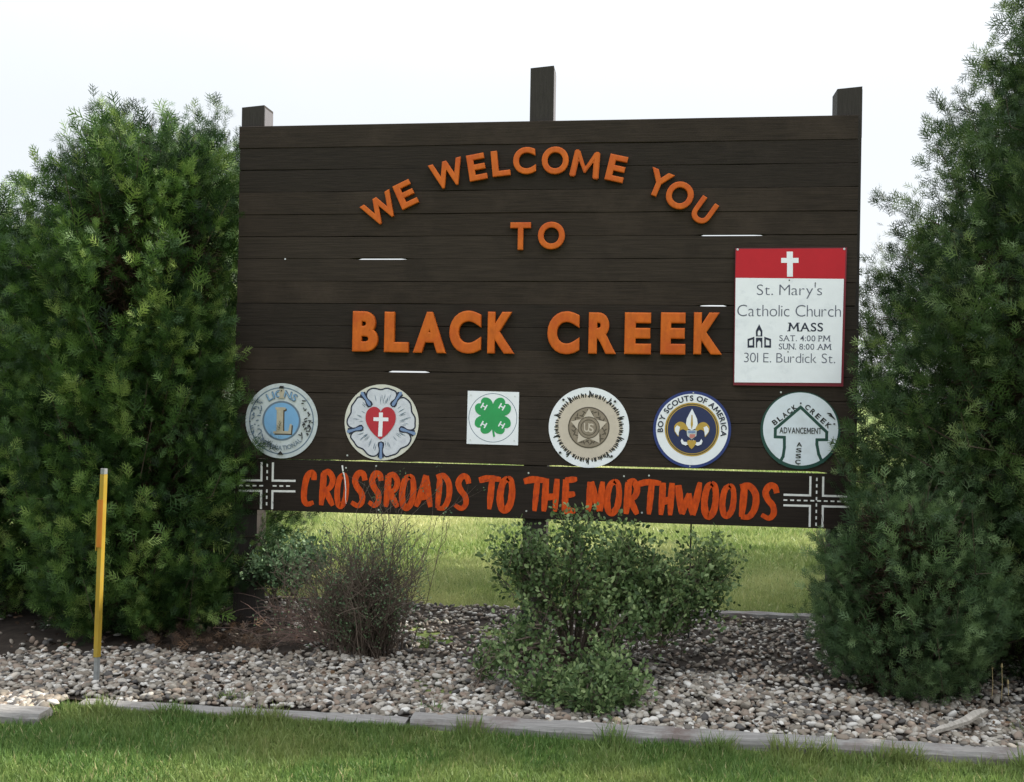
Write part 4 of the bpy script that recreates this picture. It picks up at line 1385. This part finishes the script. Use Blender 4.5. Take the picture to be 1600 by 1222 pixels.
def shrub(name, base, blobs, m, label, cat, leaf=(0.016, 0.030), twigs=True, seed=1, twig_m='twig', stems=2, group=None, dens=1.0, hole=-9.0):
    """blobs: (centre, radii, number of shoots). Each shoot is a twig set with leaves."""
    global rng
    rng = np.random.default_rng(seed)
    r = random.Random(seed)
    root = empty(name, base, label, cat, group)
    wood = MB()
    wk = rng.normal(size=(3, 6)) * 13.0
    wp = rng.uniform(0, 6.28, 6)
    P, A, SCl, T = [], [], [], []
    for (c, rad, n) in blobs:
        c = np.array(c); rad = np.array(rad)
        for s in range(stems):
            q = c + rad * 0.4 * rng.normal(size=3).clip(-1, 1)
            limb(wood, base + Vector((r.uniform(-0.06, 0.06), r.uniform(-0.05, 0.05), -0.03)), q, 0.010, 0.004, r.randint(0, 9999), 5, 6, 0.08)
        for k in range(int(n * dens)):
            dv = rng.normal(size=3); dv /= np.linalg.norm(dv)
            rad_k = rng.uniform(0.15, 1.0) ** 0.5 * (1.0 if k % 5 else rng.uniform(1.05, 1.35))
            q = c + rad * dv * rad_k * rng.uniform(0.85, 1.12)
            if np.sin(q @ wk + wp).sum() < hole: continue
            if q[2] < 0.04: q[2] = 0.04 + abs(rng.normal()) * 0.03
            ax = unit((dv * np.array([1, 1, 0.4]) + np.array([0, 0, 0.9]) + rng.normal(size=3) * 0.35)[None])[0]
            ln = rng.uniform(0.09, 0.24)
            start = q - ax * ln * 0.6
            if k % 2 == 0:
                wood.tube([start - ax * 0.05, start + (q - start) * 0.5, q + ax * ln * 0.3], 0.0026, 0.0012, 3)
            nl = int(60 * ln) + 6
            u = rng.uniform(0, 1, nl)
            lat = rng.normal(size=(nl, 3)); lat -= ax * (lat @ ax)[:, None]
            P.append(start + ax * (u * ln * 1.35)[:, None] + lat * 0.006)
            A.append(ax * 0.7 + unit(lat) * 0.9)
            SCl.append(rng.uniform(*leaf, nl))
            T.append(np.clip(rng.normal(0.45, 0.2) + rng.normal(0, 0.12, nl) + 0.15 * (u > 0.8), 0, 1))
    P, A, SCl, T = (np.concatenate(q) for q in (P, A, SCl, T))
    link('foliage', fast_mesh('foliage', *scatter(LF_V, LF_F, P, A, SCl, T)), root, [m])
    wood.build('stems', M[twig_m], root)
    return root


def bl_(px, py, y, rx, ry, rz, n):
    c = on_plane(px, py, y)
    s = (y + 5.9) / FPX
    return ((c.x, c.y, c.z), (rx * s, ry, rz * s), n)


cb = on_ground(905, 1050)
shrub('leafy_shrub', cb, [
    bl_(890, 915, -0.55, 105, 0.26, 64, 220), bl_(985, 900, -0.45, 75, 0.24, 52, 140), bl_(893, 845, -0.5, 32, 0.12, 30, 36), bl_(985, 852, -0.45, 30, 0.1, 28, 28),
    bl_(1055, 930, -0.40, 80, 0.26, 62, 190), bl_(1095, 895, -0.35, 42, 0.18, 44, 60), bl_(815, 870, -0.55, 45, 0.15, 26, 40),
    bl_(850, 965, -0.75, 55, 0.2, 45, 60), bl_(945, 1000, -0.85, 50, 0.16, 50, 70), bl_(815, 1010, -0.85, 50, 0.16, 30, 46), bl_(755, 1035, -0.9, 30, 0.12, 26, 18),
    bl_(840, 1072, -1.1, 52, 0.14, 28, 60), bl_(935, 1096, -1.2, 56, 0.13, 30, 90), bl_(960, 1060, -1.05, 34, 0.12, 30, 40), bl_(1010, 970, -0.6, 55, 0.2, 45, 60)],
    M['leaf'], 'leafy green shrub in front of the middle post, its top over the lettering', 'shrub', leaf=(0.018, 0.034), seed=31, dens=1.9, stems=6, hole=-0.1)
sb = on_ground(445, 985)
shrub('small_shrub', sb, [bl_(440, 885, 0.1, 50, 0.2, 30, 70), bl_(405, 895, 0.1, 22, 0.12, 24, 20), bl_(475, 880, 0.15, 30, 0.14, 26, 30)],
      M['leaf_grey'], 'small grey green shrub under the left post of the sign', 'shrub', leaf=(0.018, 0.034), seed=32, dens=2.4)

# the bare shrub
bb = on_ground(566, 1026)
root = empty('bare_shrub', bb, 'nearly bare twiggy brown shrub below the start of the slogan', 'shrub')
r = random.Random(17)
tw, tr_ = MB(), MB()
tips = []
def twig(b, p, d, ln, r0, depth, bend):
    pts = [p]
    q = p.copy()
    dd = d.copy()
    n = 6
    for i in range(n):
        dd = (dd + Vector((r.gauss(0, 0.11), r.gauss(0, 0.11), r.gauss(0, 0.08))) + Vector((0, 0, bend))).normalized()
        q = q + dd * (ln / n)
        pts.append(q)
        if depth > 0 and i > 0 and r.random() < 0.62:
            side_ = Vector((r.gauss(0, 1), r.gauss(0, 1), r.gauss(0.25, 0.5))).normalized()
            twig(b, q, (dd * 0.9 + side_ * 0.75).normalized(), ln * r.uniform(0.22, 0.5), r0 * 0.6, depth - 1, bend * 0.5)
    b.tube(pts, r0, r0 * 0.45, 3)
    tips.append((pts[-1], dd))
for k in range(520):
    a = r.uniform(0, 2 * math.pi)
    sp = abs(r.gauss(0, 0.37))
    d = Vector((math.cos(a) * sp, math.sin(a) * sp * 0.8, 1)).normalized()
    p = bb + Vector((r.gauss(0, 0.075), r.gauss(0, 0.06), -0.02))
    twig(tw, p, d, r.uniform(0.18, 0.60), r.uniform(0.002, 0.0048), 2, 0.0)
for k in range(16):      # the long upright shoots that reach the slogan
    p = bb + Vector((r.gauss(0.05, 0.09), r.gauss(0.05, 0.05), -0.02))
    d = Vector((r.gauss(0.06, 0.13), r.gauss(0, 0.08), 1)).normalized()
    twig(tw, p, d, r.uniform(0.68, 0.86), 0.0034, 2, 0.0)
for k in range(60):      # the arching left part
    p = bb + Vector((r.gauss(-0.06, 0.06), r.gauss(0.1, 0.08), -0.02))
    d = Vector((-r.uniform(0.5, 1.1), r.gauss(0.2, 0.2), r.uniform(0.45, 1.0))).normalized()
    twig(tr_, p, d, r.uniform(0.4, 0.68), r.uniform(0.002, 0.0036), 1, -0.12)
tw.build('twigs', M['twig'], root)
tr_.build('arching_twigs', M['twig_red'], root)
rng = np.random.default_rng(5)
sel = [t_ for t_ in tips if r.random() < 0.30]
P = np.array([t_[0][:] for t_ in sel]); A = np.array([t_[1][:] for t_ in sel])
P = np.repeat(P, 3, 0) + rng.normal(size=(len(P) * 3, 3)) * 0.012
A = np.repeat(A, 3, 0) + rng.normal(size=P.shape) * 0.6
link('buds', fast_mesh('buds', *scatter(LF_V, LF_F, P, A, rng.uniform(0.008, 0.018, len(P)), rng.uniform(0, 1, len(P)))), root, [M['leaf_grey']])

# dead stalks at the far right, dead sprays under the left tree, a thin rod behind the sign
dp = on_ground(1556, 1098)
root = empty('dead_stalk', dp, 'pair of thin dry seed stalks standing at the far right of the bed', 'weed')
b = MB(); hd = MB()
for (dx, hgt) in ((-0.02, 0.17), (0.025, 0.18), (0.055, 0.10)):
    p = dp + Vector((dx, 0, 0))
    q = p + Vector((0.004, 0.01, hgt))
    b.tube([p, p.lerp(q, 0.5) + Vector((0.004, 0, 0)), q], 0.0022, 0.0016, 4)
    hd.tube([q - Vector((0, 0, 0.004)), q + Vector((0, 0, 0.006)), q + Vector((0, 0, 0.016))], 0.006, 0.003, 5)
b.build('stalk', M['straw'], root); hd.build('seed_head', M['straw'], root)

rng = np.random.default_rng(6)
n = 330
P = np.stack([rng.normal(-2.45, 0.22, n), rng.normal(-0.42, 0.16, n), np.abs(rng.normal(0.03, 0.05, n)) + 0.015], 1)
A = rng.normal(size=(n, 3)); A[:, 2] *= 0.4
P2 = np.stack([rng.uniform(-4, 2.8, 700), rng.uniform(-1.35, 0.3, 700), np.full(700, 0.055)], 1)
A2 = rng.normal(size=(700, 3)); A2[:, 2] *= 0.2
me = fast_mesh('leaf_litter', *join([scatter(FR_V, FR_F, P, A, rng.uniform(0.04, 0.09, n), rng.uniform(0, 1, n)),
                                     scatter(LF_V, LF_F, P2, A2, rng.uniform(0.015, 0.035, 700), rng.uniform(0, 1, 700))]))
tag(link('leaf_litter', me, None, [M['dead_leaf']]), 'brown dead sprays and leaves lying on the bed', 'leaf litter', kind='stuff')

tp = on_plane(1078, 850, 0.25)
b = MB()
b.tube([(tp.x, 0.25, -0.1), (tp.x + 0.004, 0.25, 0.5), (tp.x + 0.006, 0.25, 0.9)], 0.0055, 0.005, 6)
tag(b.build('metal_rod', M['dark_screw']), 'thin dark rod standing behind the sign, right of the leafy shrub', 'rod')
